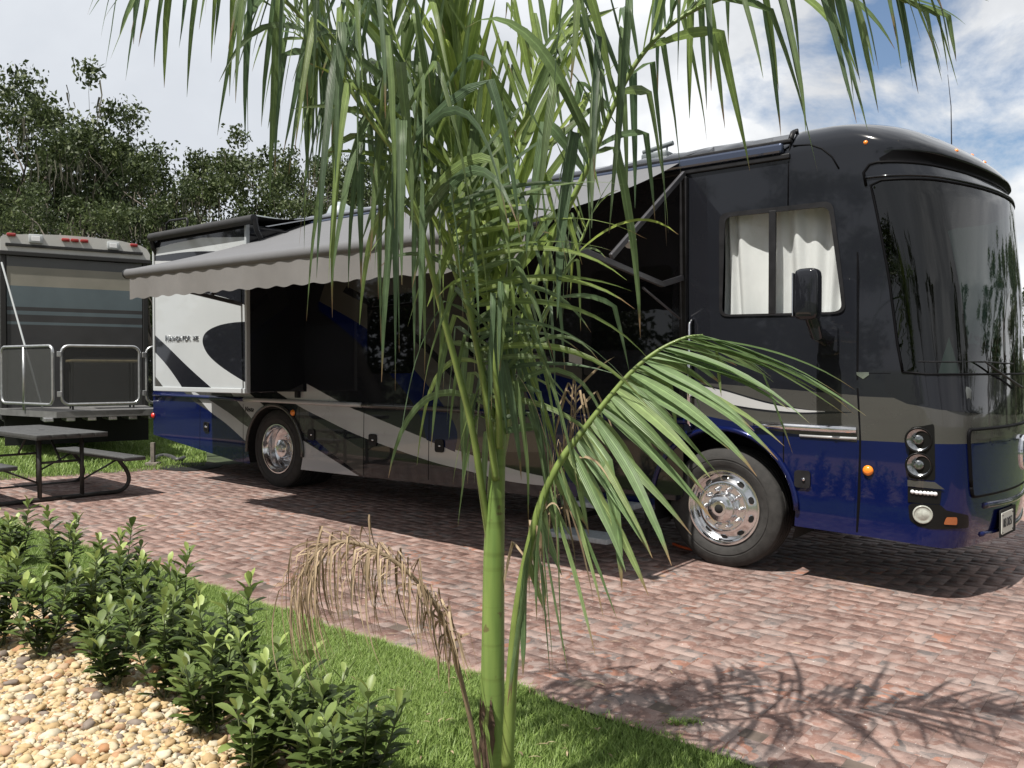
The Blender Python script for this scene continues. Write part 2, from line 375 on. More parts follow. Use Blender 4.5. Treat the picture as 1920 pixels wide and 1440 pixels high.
pv = nmesh('driveway', V, Fc, M_pav, tint=np.array(T)); tag(pv, kind='structure')
print('pavers', len(Fc) // 5)

# ------------------------------------------------------------------ grass
M_grass = leafmat('grass_blade', [(0, (.12, .20, .045)), (.5, (.23, .33, .085)), (.85, (.33, .43, .14)), (.97, (.46, .45, .24))], trans=.35, rough=.45, spec=.3)
def blades(name, P, hmin, hmax, wid, lean=.5, seg=2):
    n = len(P); h = rng.uniform(hmin, hmax, n); th = rng.uniform(0, 2 * np.pi, n); ln = rng.uniform(.15, lean, n) * h
    dx, dy = np.cos(th), np.sin(th); wx, wy = -dy * wid * rng.uniform(.7, 1.2, n) / 2, dx * wid / 2
    V = np.zeros((n, 5, 3)); z0 = P[:, 2]
    for k, (s, wf) in enumerate(((0, 1), (.55, .8))):
        cx = P[:, 0] + dx * ln * s * s; cy = P[:, 1] + dy * ln * s * s; cz = z0 + h * s
        V[:, 2 * k] = np.stack([cx - wx * wf, cy - wy * wf, cz], 1); V[:, 2 * k + 1] = np.stack([cx + wx * wf, cy + wy * wf, cz], 1)
    V[:, 4] = np.stack([P[:, 0] + dx * ln * 1.15, P[:, 1] + dy * ln * 1.15, z0 + h * .93], 1)
    base = np.arange(n)[:, None] * 5
    Fq = np.concatenate([base + np.array([[0, 1, 3]]), base + np.array([[0, 3, 2]]), base + np.array([[2, 3, 4]])])
    tint = np.repeat(np.stack([np.clip(rng.beta(2.2, 2.2, n) * .9 + .06 * np.sin(P[:, 0] * 3.1 + P[:, 1] * 2.3), 0, 1), rng.random(n), np.zeros(n)], 1), 5, axis=0)
    return nmesh(name, V.reshape(-1, 3), Fq, M_grass, tint=tint)
# foreground strip between pad edge and planting bed; bed line in pad coordinates
bed_px = [(0, 1110), (150, 1165), (330, 1235), (470, 1300), (600, 1380), (690, 1450)]
BL = [tope(*grd(*p).xy) for p in bed_px]
ba = np.array([q[0] for q in BL]); bb = np.array([q[1] for q in BL]); kb = np.polyfit(ba, bb, 1)
def b_bed(a): return kb[0] * a + kb[1]
print('BED', BL, kb)
def sample_strip(n, a0, a1, fb0, fb1):
    a = rng.uniform(a0, a1, n); lo = fb0(a); hi = fb1(a); bq = lo + (hi - lo) * rng.random(n)
    X = eo.x + ed.x * a + en.x * bq; Y = eo.y + ed.y * a + en.y * bq
    bxx = (X - P0.x) * DF.x + (Y - P0.y) * DF.y
    return np.stack([X, Y, -0.0244 * np.clip(bxx, -11, 7) - .03], 1)
def fb1(a): return .0 * a + .018 + .02 * np.sin(a * 7.3) + .012 * np.sin(a * 23)
def fb0(a): return np.where(a > tope(*grd(690, 1450).xy)[0], b_bed(a) * 0 - 3.0, b_bed(a) + .0)
def vis(P, m=90):
    f = P[:, 1]; u = 960 + F * P[:, 0] / f; v = 693 + F * (CAMZ - P[:, 2]) / f
    return P[(f > .4) & (u > -m) & (u < 1920 + m) & (v < 1440 + 2.2 * m)]
P = np.concatenate([sample_strip(330000, -1.2, 5, fb0, fb1), sample_strip(150000, -4.0, -1.2, fb0, fb1), sample_strip(80000, -9, -4.0, fb0, fb1)])
P = vis(P); near = P[:, 1] < 4.2
o = blades('front_lawn', P, .03, .07, .0050, .8); tag(o, 'lush green lawn strip between paved pad and shrub bed', 'grass', kind='stuff')
# far lawn behind the pad, by the trailer and past the motorhome's nose
n = 260000; X = rng.uniform(-14, -1, n); Y = rng.uniform(8.5, 26, n)
bx = (X - P0.x) * DF.x + (Y - P0.y) * DF.y; by = (X - P0.x) * DI.x + (Y - P0.y) * DI.y
k = (bx < bk[0] * by + bk[1] + .05 + .03 * np.sin(by * 9)); Pf = np.stack([X, Y, -0.0244 * np.clip(bx, -11, 7) - .03], 1)[k]
Pf = Pf[(Pf[:, 0] / Pf[:, 1] > -.66) & (Pf[:, 0] / Pf[:, 1] < -.36)]
n = 220000; X = rng.uniform(2, 14, n); Y = rng.uniform(6.5, 22, n)
bx = (X - P0.x) * DF.x + (Y - P0.y) * DF.y; by = (X - P0.x) * DI.x + (Y - P0.y) * DI.y
k = ((bx > 2.3) & (by > 2.35)); Pg = np.stack([X, Y, -0.0244 * np.clip(bx, -11, 7) - .03], 1)[k]
Pg = Pg[(Pg[:, 0] / Pg[:, 1] > .3) & (Pg[:, 0] / Pg[:, 1] < .75)]
o = blades('rear_lawn', np.concatenate([Pf, Pg]), .05, .10, .012, .7); tag(o, 'sunlit lawn behind the paved pad by the trailer', 'grass', kind='stuff')
# weed tuft growing in a joint
Pw = []
for (u, v) in ((1268, 1356), (1285, 1353), (1300, 1355), (1278, 1358), (1258, 1359)):
    q = grd(u, v)
    for i in range(26): Pw.append((q.x + random.gauss(0, .018), q.y + random.gauss(0, .012), q.z))
o = blades('weed_tuft', np.array(Pw), .01, .03, .005, 2.0); tag(o, 'small green weed tuft growing in paver joint near lawn edge', 'weed')

# ------------------------------------------------------------------ river stones
M_fabric_bed = mat('bed_gravel', (.30, .215, .125), .9, nscale=45, namp=.55, bump=.9, bscale=45)
mb = MB(); q0, q1 = tope(*grd(720, 1500).xy)[0], -8.5
pb = []
for i in range(13):
    a_ = q1 + (q0 + .8 - q1) * i / 12; p1 = frompe(a_, b_bed(a_) + .05 - max(0, a_ - q0) * .8); p2 = frompe(a_, b_bed(a_) - 5)
    pb += [(p1.x, p1.y, gz(p1.x, p1.y) - .022), (p2.x, p2.y, gz(p2.x, p2.y) - .022)]
mb.v = pb; mb.f = [(2 * i, 2 * i + 1, 2 * i + 3, 2 * i + 2) for i in range(12)]; mb.m = [0] * 12
o = mb.build('planting_bed', M_fabric_bed); tag(o, kind='structure')
bm = bmesh.new(); bmesh.ops.create_icosphere(bm, subdivisions=2, radius=1); ico_v = np.array([v.co[:] for v in bm.verts]); ico_f = np.array([[v.index for v in f.verts] for f in bm.faces]); bm.free()
shapes = []
for s in range(14):
    off = Vector((s * 7.1, 3.3, 1.7)); vv = []
    for p in ico_v:
        k = 1 + .50 * noise.noise(Vector(p) * 1.3 + off) + .22 * noise.noise(Vector(p) * 3.1 + off)
        vv.append(Vector(p) * k)
    shapes.append(np.array(vv))
M_stone = leafmat('river_stone', [(0, (.36, .25, .13)), (.2, (.44, .32, .17)), (.42, (.48, .38, .23)), (.6, (.45, .40, .30)), (.75, (.54, .48, .36)), (.90, (.33, .17, .08)), (.95, (.19, .155, .13))], trans=0.0, rough=.7, spec=.3)
SV = []; SF = []; ST = []; cnt = 0
for layer, (nst, smin, smax, zz) in enumerate(((46000, .007, .016, .0), (46000, .009, .018, .009), (3800, .015, .030, .014))):
    for i in range(nst):
        a_ = random.uniform(q0 - 4.5, q0 + .6); d_ = random.random() ** .8 * 2.6
        bq = b_bed(a_) - .12 - d_ + .08 * math.sin(a_ * 9) + (.14 if random.random() < .25 else 0)
        p = frompe(a_, bq); u, v = proj((p.x, p.y, 0))
        if not (-60 < u < 820 and 1080 < v < 1520 and p.y > 1.5): continue
        s = random.uniform(smin, smax); sh = shapes[random.randrange(14)]
        M = np.array(Matrix.Rotation(random.uniform(0, 6.28), 3, 'Z') @ Matrix.Rotation(random.gauss(0, .35), 3, 'X') @ Matrix.Diagonal((s * random.uniform(1, 1.5), s, s * random.uniform(.5, .85))))
        vv = sh @ M.T + np.array([p.x, p.y, gz(p.x, p.y) - .02 + s * .35 + zz + random.uniform(0, .006)])
        SF.append(ico_f + len(SV) * 42); SV.append(vv); ST.append(np.tile([[random.random(), 0, 0]], (42, 1)))
o = nmesh('river_stones', np.concatenate(SV), np.concatenate(SF), M_stone, tint=np.concatenate(ST)); tag(o, 'buff and cream river stones spread round the shrubs', 'gravel', kind='stuff')
print('stones', len(SV))
# ------------------------------------------------------------------ motorhome
rv = empty('motorhome', (P0.x, P0.y, 0), YAW, 'long black, silver and blue coach motorhome parked on brick pavers behind the palm', 'motorhome')
HW = 1.27
M_black = mat('black_gloss', (.012, .013, .017), .10, coat=.75, spec=.12, nscale=1.5, namp=.1)
M_char = mat('charcoal_paint', (.013, .0145, .019), .14, coat=.75, spec=.12, nscale=1.2, namp=.1)
M_gun = mat('gunmetal_paint', (.078, .077, .073), .26, metal=.35, coat=.75, spec=.12, nscale=2, namp=.08)
M_silver = mat('silver_paint', (.47, .48, .49), .28, metal=.15, coat=.75, spec=.12, nscale=2, namp=.05)
M_white = mat('pearl_paint', (.42, .445, .46), .3, coat=.75, spec=.12, nscale=2, namp=.03)
M_blue = mat('blue_paint', (.003, .008, .062), .18, metal=.2, coat=.75, spec=.12, nscale=1.5, namp=.1)
M_seam = mat('seam', (.004, .004, .005), .6, spec=.08)
M_trim = mat('black_trim', (.014, .014, .016), .45, nscale=12, namp=.3, spec=.25)
M_chrome = mat('chrome', (.82, .82, .84), .06, metal=1)
M_alu = mat('polished_aluminium', (.78, .78, .79), .16, metal=1, nscale=14, namp=.06)
M_tyre = mat('tyre_rubber', (.028, .027, .026), .8, nscale=20, namp=.35, bump=.2, bscale=80)
M_under = mat('underbody', (.006, .006, .006), .9)
M_amber = mat('amber_lens', (.95, .26, .02), .2, coat=1)
M_red = mat('red_lens', (.75, .03, .025), .2, coat=1)
M_glassdark = mat('privacy_glass', (.004, .005, .006), .02, spec=.6)
M_wind = glassmat('windshield_glass', (.10, .14, .125), 0.0, 1.5, .9, base=.07)
M_winglass = glassmat('window_glass', (.93, .95, .95), 0.0, 1.5, .95)
M_curtain = mat('curtain_cloth', (.86, .86, .86), .85, nscale=6, namp=.04, trans=.2)
BODY = [M_char, M_black, M_gun, M_silver, M_white, M_blue, M_seam]
CH, BK, GU, SI, WH, BL_, SE = range(7)

# --- shape of the shell: S(U,v).  U<=U0 runs along the flat side, beyond it round the nose to the centre line
U0, LEN = 0.60, 2.6
REAR = -8.60
def lerp_tab(x, tab):
    if x <= tab[0][0]: return tab[0][1]
    for (a, b), (c, d) in zip(tab, tab[1:]):
        if x <= c:
            t_ = (x - a) / (c - a); return b + (d - b) * t_
    return tab[-1][1]
def smooth_tab(x, tab):
    s_ = 0; 
    for k_, w_ in ((-.05, .25), (0, .5), (.05, .25)): s_ += w_ * lerp_tab(x + k_, tab)
    return s_
FT = [(.3, 1.865), (.45, 1.895), (.60, 1.91), (.95, 1.91), (1.10, 1.91), (1.25, 1.91), (1.5, 1.90), (1.62, 1.90), (2.2, 1.89), (2.95, 1.83), (3.05, 1.795), (3.09, 1.765), (3.13, 1.77), (3.175, 1.845), (3.21, 1.82), (3.28, 1.72), (3.40, 1.53), (3.52, 1.33), (3.7, 1.12), (4.2, .86), (4.9, .70)]
RT = [(.3, .32), (.9, .30), (1.2, .30), (1.6, .34), (2.9, .42), (3.3, .5), (3.6, .6), (5, .6)]
VT, AR = 3.20, .22                       # where the side starts rolling over into the roof, and its radius
def prof(v):                              # inset from the side plane, height
    if v <= VT: return 0.0, v
    ph = (v - VT) / AR
    if ph < math.pi / 2: return AR * (1 - math.cos(ph)), VT + AR * math.sin(ph)
    d = v - VT - AR * math.pi / 2
    return AR + d, VT + AR + .10 * (1 - (1 - min(1, d / (HW - AR))) ** 2)
VTOP = VT + AR * math.pi / 2 + (HW - AR) - .02
def S(U, v):
    mir = False
    if U > U0 + LEN: U = 2 * (U0 + LEN) - U; mir = True
    ins, z = prof(v); b = HW - ins
    if U <= U0: x, y = U, ins
    else:
        k = (U - U0) / LEN; Fv = smooth_tab(v, FT); r = min(smooth_tab(v, RT), .92 * b); RR = lerp_tab(v, [(1.2, 3.6), (1.8, 3.0), (2.9, 2.1)])
        sd = (b - r) / (RR - r); dl = math.asin(max(0, min(.99, sd))); cx = Fv - r * math.cos(dl) - RR * (1 - math.cos(dl)); pe = math.pi / 2 - dl
        if cx < U0 + .02: cx = U0 + .02
        if k < .22: q = k / .22; x, y = U0 + (cx - U0) * q, ins
        elif k < .55: ph = (k - .22) / .33 * pe; x, y = cx + r * math.sin(ph), ins + r * (1 - math.cos(ph))
        else:
            q = (k - .55) / .45; ph = pe + (math.pi / 2 - pe) * q
            xc = cx + r * math.sin(pe) - RR * math.sin(pe); yc = ins + r * (1 - math.cos(pe)) + RR * math.cos(pe)
            x, y = xc + RR * math.sin(ph), yc - RR * math.cos(ph)
    if U > U0 and v > 2.85:              # the cap's brow and top fall away towards the nose
        z -= .15 * min(1, (v - 2.85) / .35) * max(0, min(1, (x - .8) / 1.0)) ** 2
    if mir: y = 2 * HW - y
    return Vector((x, y, z))
def SN(U, v):
    e = .004; a = S(U + e, v) - S(U - e, v); b_ = S(U, v + e) - S(U, v - e); n_ = a.cross(b_)
    if n_.length < 1e-12: return Vector((0, 0, 1))
    n_.normalize(); return n_
if SN(-3, 2).y > 0: _sg = -1
else: _sg = 1
def nrm(U, v): return SN(U, v) * _sg
def l2w(p): return frombus(p[0], p[1], p[2])
# inverse lookup: photo pixel -> (U, v) on the nose
_G = []
for i in range(0, 121):
    U = U0 + 1.62 * LEN * i / 120
    for j in range(0, 131):
        v = .3 + j * .027; p = S(U, v); q = proj(l2w(p)); _G.append((U, v, q[0], q[1], p.y))
_G = np.array(_G)
def finv(u, v):
    d = (_G[:, 2] - u) ** 2 + (_G[:, 3] - v) ** 2 + 60 * np.maximum(0, _G[:, 4] - 2.0)
    i = int(np.argmin(d)); U, V_ = _G[i, 0], _G[i, 1]; st_ = .03
    best = d[i]
    for it in range(60):
        imp = False
        for du, dv in ((1, 0), (-1, 0), (0, 1), (0, -1), (1, 1), (-1, -1), (1, -1), (-1, 1)):
            q = proj(l2w(S(U + du * st_, V_ + dv * st_))); dd = (q[0] - u) ** 2 + (q[1] - v) ** 2
            if dd < best: best = dd; U += du * st_; V_ += dv * st_; imp = True; break
        if not imp: st_ *= .5
        if st_ < 2e-4: break
    return U, V_
def uv(u, v):                             # photo pixel -> shell coordinates anywhere on the near side or nose
    x, z = side(u, v)
    if x <= U0 and z <= VT: return x, z
    return finv(u, v)
def c3(*p): return [(200 + a / 2.66667, 360 + b / 2.66667) for a, b in p]
def c7(*p): return [(440 + a / 4.364, 700 + b / 4.364) for a, b in p]
def c2(*p): return [(1200 + a / 2.66667, 600 + b / 2.66667) for a, b in p]
def c1(*p): return [(1200 + a / 2.66667, 200 + b / 2.66667) for a, b in p]
def cb(*p): return [(1000 + a / 3, 580 + b / 3) for a, b in p]
def PU(pts): return [uv(*p) for p in pts]
def dens(poly, step=.06):
    o = []
    for i in range(len(poly)):
        a = poly[i]; b_ = poly[(i + 1) % len(poly)]; L_ = math.hypot(b_[0] - a[0], b_[1] - a[1]); k = max(1, int(L_ / step))
        for j in range(k): o.append((a[0] + (b_[0] - a[0]) * j / k, a[1] + (b_[1] - a[1]) * j / k))
    return o
def smoothpoly(pts, n=6, closed=False):
    o = spline([(p[0], p[1], 0) for p in pts], n * (len(pts) - 1)); return [(q.x, q.y) for q in o]
def inpoly(pts, x, y):
    c = False; n = len(pts); j = n - 1
    for i in range(n):
        xi, yi = pts[i]; xj, yj = pts[j]
        if (yi > y) != (yj > y) and x < (xj - xi) * (y - yi) / (yj - yi) + xi: c = not c
        j = i
    return c
def rrect(x0, x1, z0, z1, r, n=5, shear=0):
    o = []
    for cx, cz, a0 in ((x1 - r, z1 - r, 0), (x0 + r, z1 - r, 90), (x0 + r, z0 + r, 180), (x1 - r, z0 + r, 270)):
        for i in range(n + 1):
            a = R(a0 + 90 * i / n); z = cz + r * math.sin(a); o.append((cx + r * math.cos(a) + shear * (z - z0), z))
    return o
def rpoly(P_, r, n=5):
    o = []; k = len(P_)
    for i in range(k):
        a, b_, c = Vector(P_[i - 1]), Vector(P_[i]), Vector(P_[(i + 1) % k]); d1 = (a - b_); d2 = (c - b_)
        rr = min(r, d1.length * .4, d2.length * .4); s_ = b_ + d1.normalized() * rr; e = b_ + d2.normalized() * rr
        for j in range(n + 1):
            t_ = j / n; q = s_ * (1 - t_) ** 2 + b_ * 2 * t_ * (1 - t_) + e * t_ * t_; o.append((q.x, q.y))
    return o
def surf_mesh(name, outline, layers, holes, mats, parent, off=0.0, grid=None, base=0, mirror=False, normals=True):
    """triangulate `outline` (shell coordinates) with constraint polygons; layers=[(poly, material)] painted in order"""
    polys = [outline] + [l[0] for l in layers] + holes
    vs = []; es = []
    for P_ in polys:
        o = len(vs); n = len(P_); vs += [Vector(p) for p in P_]; es += [(o + i, o + (i + 1) % n) for i in range(n)]
    xs_ = [p[0] for p in outline]; zs_ = [p[1] for p in outline]
    if grid:
        gs = grid(min(xs_), max(xs_), min(zs_), max(zs_))
        vs += [Vector(p) for p in gs if inpoly(outline, p[0] + 1e-5, p[1] + 1e-5)]
    for (q0_, q1_) in (((min(xs_), VT), (max(xs_), VT)), ((min(xs_), VT + AR * math.pi / 2), (max(xs_), VT + AR * math.pi / 2)), ((U0, min(zs_)), (U0, max(zs_)))):
        if q0_[0] < min(xs_) - 1e-6 or q0_[0] > max(xs_) or q0_[1] < min(zs_) - 1e-6 or q0_[1] > max(zs_): continue
        k_ = max(2, int(math.hypot(q1_[0] - q0_[0], q1_[1] - q0_[1]) / .15)); o = len(vs)
        vs += [Vector((q0_[0] + (q1_[0] - q0_[0]) * i / k_, q0_[1] + (q1_[1] - q0_[1]) * i / k_)) for i in range(k_ + 1)]; es += [(o + i, o + i + 1) for i in range(k_)]
    rv_, re_, rf_, *_ = delaunay_2d_cdt(vs, es, [], 0, 1e-5)
    faces = []; mi = []
    for f in rf_:
        cx = sum(rv_[i].x for i in f) / len(f); cz = sum(rv_[i].y for i in f) / len(f)
        if not inpoly(outline, cx, cz): continue
        if any(inpoly(h, cx, cz) for h in holes): continue
        m_ = base
        for P_, mm_ in layers:
            if inpoly(P_, cx, cz): m_ = mm_
        faces.append(tuple(f)); mi.append(m_)
    V_ = []; Nn = []
    for q in rv_:
        n_ = nrm(q.x, q.y); V_.append(S(q.x, q.y) + n_ * off); Nn.append(n_)
    # wind outward
    F2 = []
    for f in faces:
        a, b_, c = V_[f[0]], V_[f[1]], V_[f[2]]
        F2.append(f if (b_ - a).cross(c - a).dot(Nn[f[0]]) > 0 else f[::-1])
    if mirror:
        k = len(V_); V_ += [Vector((p.x, 2 * HW - p.y, p.z)) for p in V_]; Nn += [Vector((q.x, -q.y, q.z)) for q in Nn]
        F2 += [tuple(i + k for i in f)[::-1] for f in F2]; mi = mi + mi
    used = sorted(set(i for f in F2 for i in f)); rm = {u: i for i, u in enumerate(used)}
    me = bpy.data.meshes.new(name); me.from_pydata([V_[i] for i in used], [], [tuple(rm[i] for i in f) for f in F2])
    for m_ in mats: me.materials.append(m_)
    if len(mats) > 1: me.polygons.foreach_set('material_index', mi)
    me.polygons.foreach_set('use_smooth', [True] * len(me.polygons)); me.update()
    if normals: me.normals_split_custom_set_from_vertices([Nn[i] for i in used])
    o = bpy.data.objects.new(name, me); C.objects.link(o); o.parent = parent; return o
def nosegrid(x0, x1, z0, z1):
    g_ = []
    U = max(x0, U0)
    for i in range(int((x1 - U) / .045) + 1):
        for j in range(int((z1 - z0) / .05) + 1): g_.append((U + i * .045 + (.02 if j % 2 else 0), z0 + j * .05 + .003))
    for i in range(int(max(0, U0 - x0) / .4)):
        for j in range(int((z1 - z0) / .25) + 1): g_.append((x0 + i * .4 + .05, z0 + j * .25 + .011))
    if z1 > VT:
        for i in range(int(max(0, U0 - x0) / .3)):
            for j in range(10): g_.append((x0 + i * .3, VT + j * .04 + .002))
    return g_
UC = U0 + LEN
# ---- outline of the near half of the shell
zb = .40
def arc(cx, cz, r, a0, a1, n=16): return [(cx + r * math.cos(R(a0 + (a1 - a0) * i / n)), cz + r * math.sin(R(a0 + (a1 - a0) * i / n))) for i in range(n + 1)]
RWX, RWZ, FWX, FWZ = -5.80, .615, 0.0, .475
ra = math.degrees(math.asin((zb - .60) / .54)); fa = math.degrees(math.asin((zb - .50) / .62))
outl = [(REAR, .66), (-6.6, .41)] + arc(RWX, .60, .54, 180 - ra, ra)[0:] + arc(FWX, .50, .60, 180 - fa, fa)
outl += [(U0, zb)] + [(U0 + LEN * k / 16, .40 - .05 * min(1, k / 6)) for k in range(1, 17)]
outl += [(UC, .35 + (VTOP - .35) * j / 40) for j in range(1, 41)] + [(REAR, VTOP)]
L = []
# rear quarter
L.append((PU(c3((225, 930), (380, 930), (440, 1050), (520, 1100), (600, 1160), (700, 1240), (740, 1265), (740, 1420), (200, 1420))), BL_))
L.append((PU(c3((225, 925), (300, 995), (700, 1003), (1010, 1003), (1010, 1120), (1285, 1290), (1285, 1430), (960, 1430), (900, 1430), (740, 1420), (740, 1265), (440, 1050), (380, 993))), GU))
L.append((PU(c3((225, 993), (375, 993), (440, 1050), (520, 1100), (600, 1160), (700, 1240), (740, 1265), (740, 1420), (200, 1420))), BL_))
L.append((PU(smoothpoly(c3((430, 993), (475, 1020), (530, 1050), (620, 1110), (690, 1165), (760, 1200))) + smoothpoly(c3((740, 1275), (700, 1250), (600, 1160), (520, 1100), (470, 1045), (425, 1005)))), SI))
L.append((PU(c3((475, 985), (600, 985), (680, 1060), (735, 1135), (760, 1200), (690, 1165), (620, 1110), (530, 1050))), BK if 0 else GU))
L.append((PU(c3((610, 985), (690, 985), (800, 1080), (735, 1145), (690, 1090), (640, 1030))), SI))
L.append((PU(c3((690, 985), (850, 985), (960, 1060), (930, 1170), (850, 1110), (800, 1080))), BK))
# silver swoosh through the bays
L.append((PU(c7((345, 150), (590, 150), (590, 85)) + smoothpoly(c7((590, 85), (940, 275), (1060, 325), (1590, 545), (1885, 650), (2300, 790), (2700, 880))) + smoothpoly(c7((2700, 935), (2250, 885), (1880, 790), (1590, 715), (1055, 525), (735, 375), (530, 270), (345, 150)))), SI))
L.append((PU(smoothpoly(c7((590, 85), (940, 275), (1060, 325), (1590, 545), (1885, 650), (2300, 790))) + c7((2300, 200), (2000, -900), (590, -900))), BK))
def thin(pts, w_=.012):                   # a thin painted outline along a path
    P_ = PU(pts); o = []
    for i, p in enumerate(P_):
        a = Vector(P_[max(i - 1, 0)]); b_ = Vector(P_[min(i + 1, len(P_) - 1)]); t_ = (b_ - a).normalized(); n_ = Vector((-t_.y, t_.x)); o.append((Vector(p) + n_ * w_ / 2, Vector(p) - n_ * w_ / 2))
    return [tuple(q[0]) for q in o] + [tuple(q[1]) for q in reversed(o)]
# gunmetal upper field with blue swoosh ahead of the rear bays
L.append((PU(c3((1100, 430), (1900, 350), (2600, 800), (2600, 1300), (1790, 1300), (1745, 1290), (1700, 1090), (1480, 830), (1280, 680), (1060, 560))), GU))
L.append((PU(smoothpoly(c3((1060, 545), (1280, 670), (1480, 830), (1600, 960), (1700, 1090), (1752, 1200), (1742, 1300))) + smoothpoly(c3((1600, 1240), (1570, 1130), (1500, 1010), (1370, 860), (1200, 700), (1060, 590)))), BL_))
L.append((PU(smoothpoly(c3((1200, 470), (1400, 580), (1560, 720), (1700, 860), (1820, 1010), (1900, 1130))) + smoothpoly(c3((1880, 1130), (1800, 1010), (1680, 880), (1540, 745), (1380, 610), (1180, 500)))), BK))
# lower triangle behind the rear wheel
L.append((PU(c7((440, 440), (530, 520), (1045, 858), (530, 830), (440, 830))), SI))
L.append((PU(c7((400, 360), (540, 470), (1060, 850), (1045, 858), (530, 530), (440, 470))), BK))
L.append((PU(c7((595, 520), (650, 535), (770, 635), (755, 665), (600, 560))), BL_))
# entry bay and front quarter: black, then grey sweep, white spear, blue lower
gtop = cb((-150, 250), (100, 290), (340, 345), (560, 372), (800, 400), (1230, 435), (1530, 460), (1830, 484))
gbot = cb((1830, 748), (1700, 733), (1500, 706), (1400, 690), (1140, 635), (930, 590), (740, 545), (480, 480), (250, 405), (0, 330), (-120, 280))
L.append((PU(cb((60, -300), (1000, -1000), (1000, 300), (1830, 484), (1230, 435), (340, 345), (100, 290), (60, 250))), BK))
L.append((PU(smoothpoly(gtop) + smoothpoly(gbot)), GU))
L.append((PU(smoothpoly(gbot) + cb((-60, 420), (60, 700), (200, 1100), (280, 1400), (700, 1420), (1400, 1400), (1830, 1300), (1830, 748))), BL_))
spear_o = PU(smoothpoly(cb((200, 215), (460, 283), (780, 383), (1050, 443), (1300, 515), (1560, 566), (1790, 578))) + smoothpoly(cb((1790, 582), (1480, 590), (1200, 562), (900, 500), (700, 455), (450, 385), (200, 305))))
spear_i = PU(smoothpoly(cb((200, 225), (460, 293), (780, 393), (1050, 453), (1300, 525), (1500, 562), (1640, 573))) + smoothpoly(cb((1640, 577), (1470, 578), (1200, 550), (900, 490), (700, 445), (450, 373), (200, 293))))
L += [(spear_o, BK), (spear_i, SI)]
# nose: grey belt continues round, blue below, black above
vg1 = uv(1672, 744)[1]; vg0 = uv(1700, 830)[1]
def noserun(U_a, v0, v1, n=24): return [(U_a + (UC - U_a) * i / n, v0 + (v1 - v0) * i / n) for i in range(n + 1)]
ua = uv(1607, 829)[0]; print('seam U', ua, 'grey', vg0, vg1)
L.append(([(ua - .001, vg0)] + noserun(ua, vg0, vg0 - .0)[1:] + noserun(ua, vg1, 1.30)[::-1], GU))
L.append((noserun(ua, .30, .30) + noserun(ua, vg0, vg0)[::-1], BL_))
# lens-shaped black brow over the grey on the nose, under the glass
seg = [(c, d) for c, d in ((1660, 735), (1672, 744), (1700, 757), (1760, 768), (1840, 776), (1919, 778))]
SG = [uv(*p) for p in seg]; SG.append((UC, SG[-1][1] - .02))
L.append((SG + [(UC, 1.75), (SG[0][0], 1.75)], BK))
L.append(([(1.30, 3.05), (1.42, 3.075)] + noserun(1.6, 3.075, 3.075) + noserun(1.6, 3.165, 3.165)[::-1] + [(1.42, 3.16), (1.30, 3.10)], SE))  # recess under the brow coloured near-black to deepen its shade
# panel seams painted as thin gaps
for (a_, b_) in ((c3((468, 1060), (466, 1340))), (c3((683, 1060), (683, 1375))), (c3((963, 1075), (960, 1400))), (c3((1287, 1090), (1283, 1420))), (c3((1613, 1100), (1608, 1440))), (c2((717, 565), (718, 1028))), (c2((1087, 340), (1085, 1062))), (c2((1088, -340), (1087, 300)))):
    L.append((thin([a_, b_], .010), SE))
for q in ([(1607, 700), (1670, 700)],): L.append((thin(q, .006), SE))
# cab side window opening
cw = [side(*p) for p in c1((428, 560), (655, 545), (930, 503), (950, 520), (1012, 985), (1000, 1028), (410, 1040), (400, 1020))]
wz0, wz1 = cw[-1][1], cw[0][1]
win_out = rpoly([uv(*p) for p in c1((398, 535), (965, 470), (1032, 1035), (398, 1050))], .07)
win_in = rpoly([uv(*p) for p in c1((428, 553), (945, 500), (1013, 1025), (412, 1040))], .06)
# windshield opening
wsl = [(1634, 354), (1650, 430), (1668, 530), (1680, 620), (1684, 694)]
WS = [uv(*p) for p in wsl]; wtop = [uv(*p) for p in [(1640, 357), (1700, 362), (1770, 374), (1850, 395), (1912, 418)]]; wbot = [uv(*p) for p in [(1690, 697), (1760, 703), (1840, 707), (1915, 709)]]
print('WS', WS, 'top', wtop, 'bot', wbot)
vt_c = 2.93; vb_c = 1.55
ws_half = [(WS[4][0] + .02, vb_c + .015)] + [(WS[3][0], 1.75), (WS[2][0], 2.1), (WS[1][0], 2.5), (WS[0][0] + .0, vt_c - .03)] + [(WS[0][0] + .1 + (UC - WS[0][0] - .1) * i / 14, vt_c) for i in range(15)] + [(UC - (UC - WS[4][0] - .1) * i / 14, vb_c) for i in range(15)]
ws_open = dens(ws_half[:-1], .06)
body = surf_mesh('body', dens(outl, .3), [(l[0], l[1]) for l in L], [dens(win_in, .08), ws_open], BODY, rv, grid=nosegrid, base=CH, mirror=True)
# rear wall
mb = MB(); pr = [prof(.66 + (VTOP - .66) * i / 60) for i in range(61)]
pts = [(REAR, a, z) for a, z in pr] + [(REAR, 2 * HW - a, z) for a, z in pr[::-1]]
mb.add(pts, [tuple(range(len(pts)))], 0); mb.build('rear_wall', M_char, rv)
# underbody and floor
mb = MB(); mb.box(-8.4, -6.6, .2, 2.34, .72, .95); mb.box(-5.1, -.75, .06, 2.48, .44, .9); mb.box(-6.6, 1.3, .42, 2.1, .6, 1.0); mb.box(.75, 1.5, .1, 2.4, .44, .9)
mb.box(-8.5, 1.3, .03, 2.51, 1.1, 1.16); mb.box(.9, 1.5, .35, 2.2, .33, .5)
mb.build('underbody', M_under, rv)

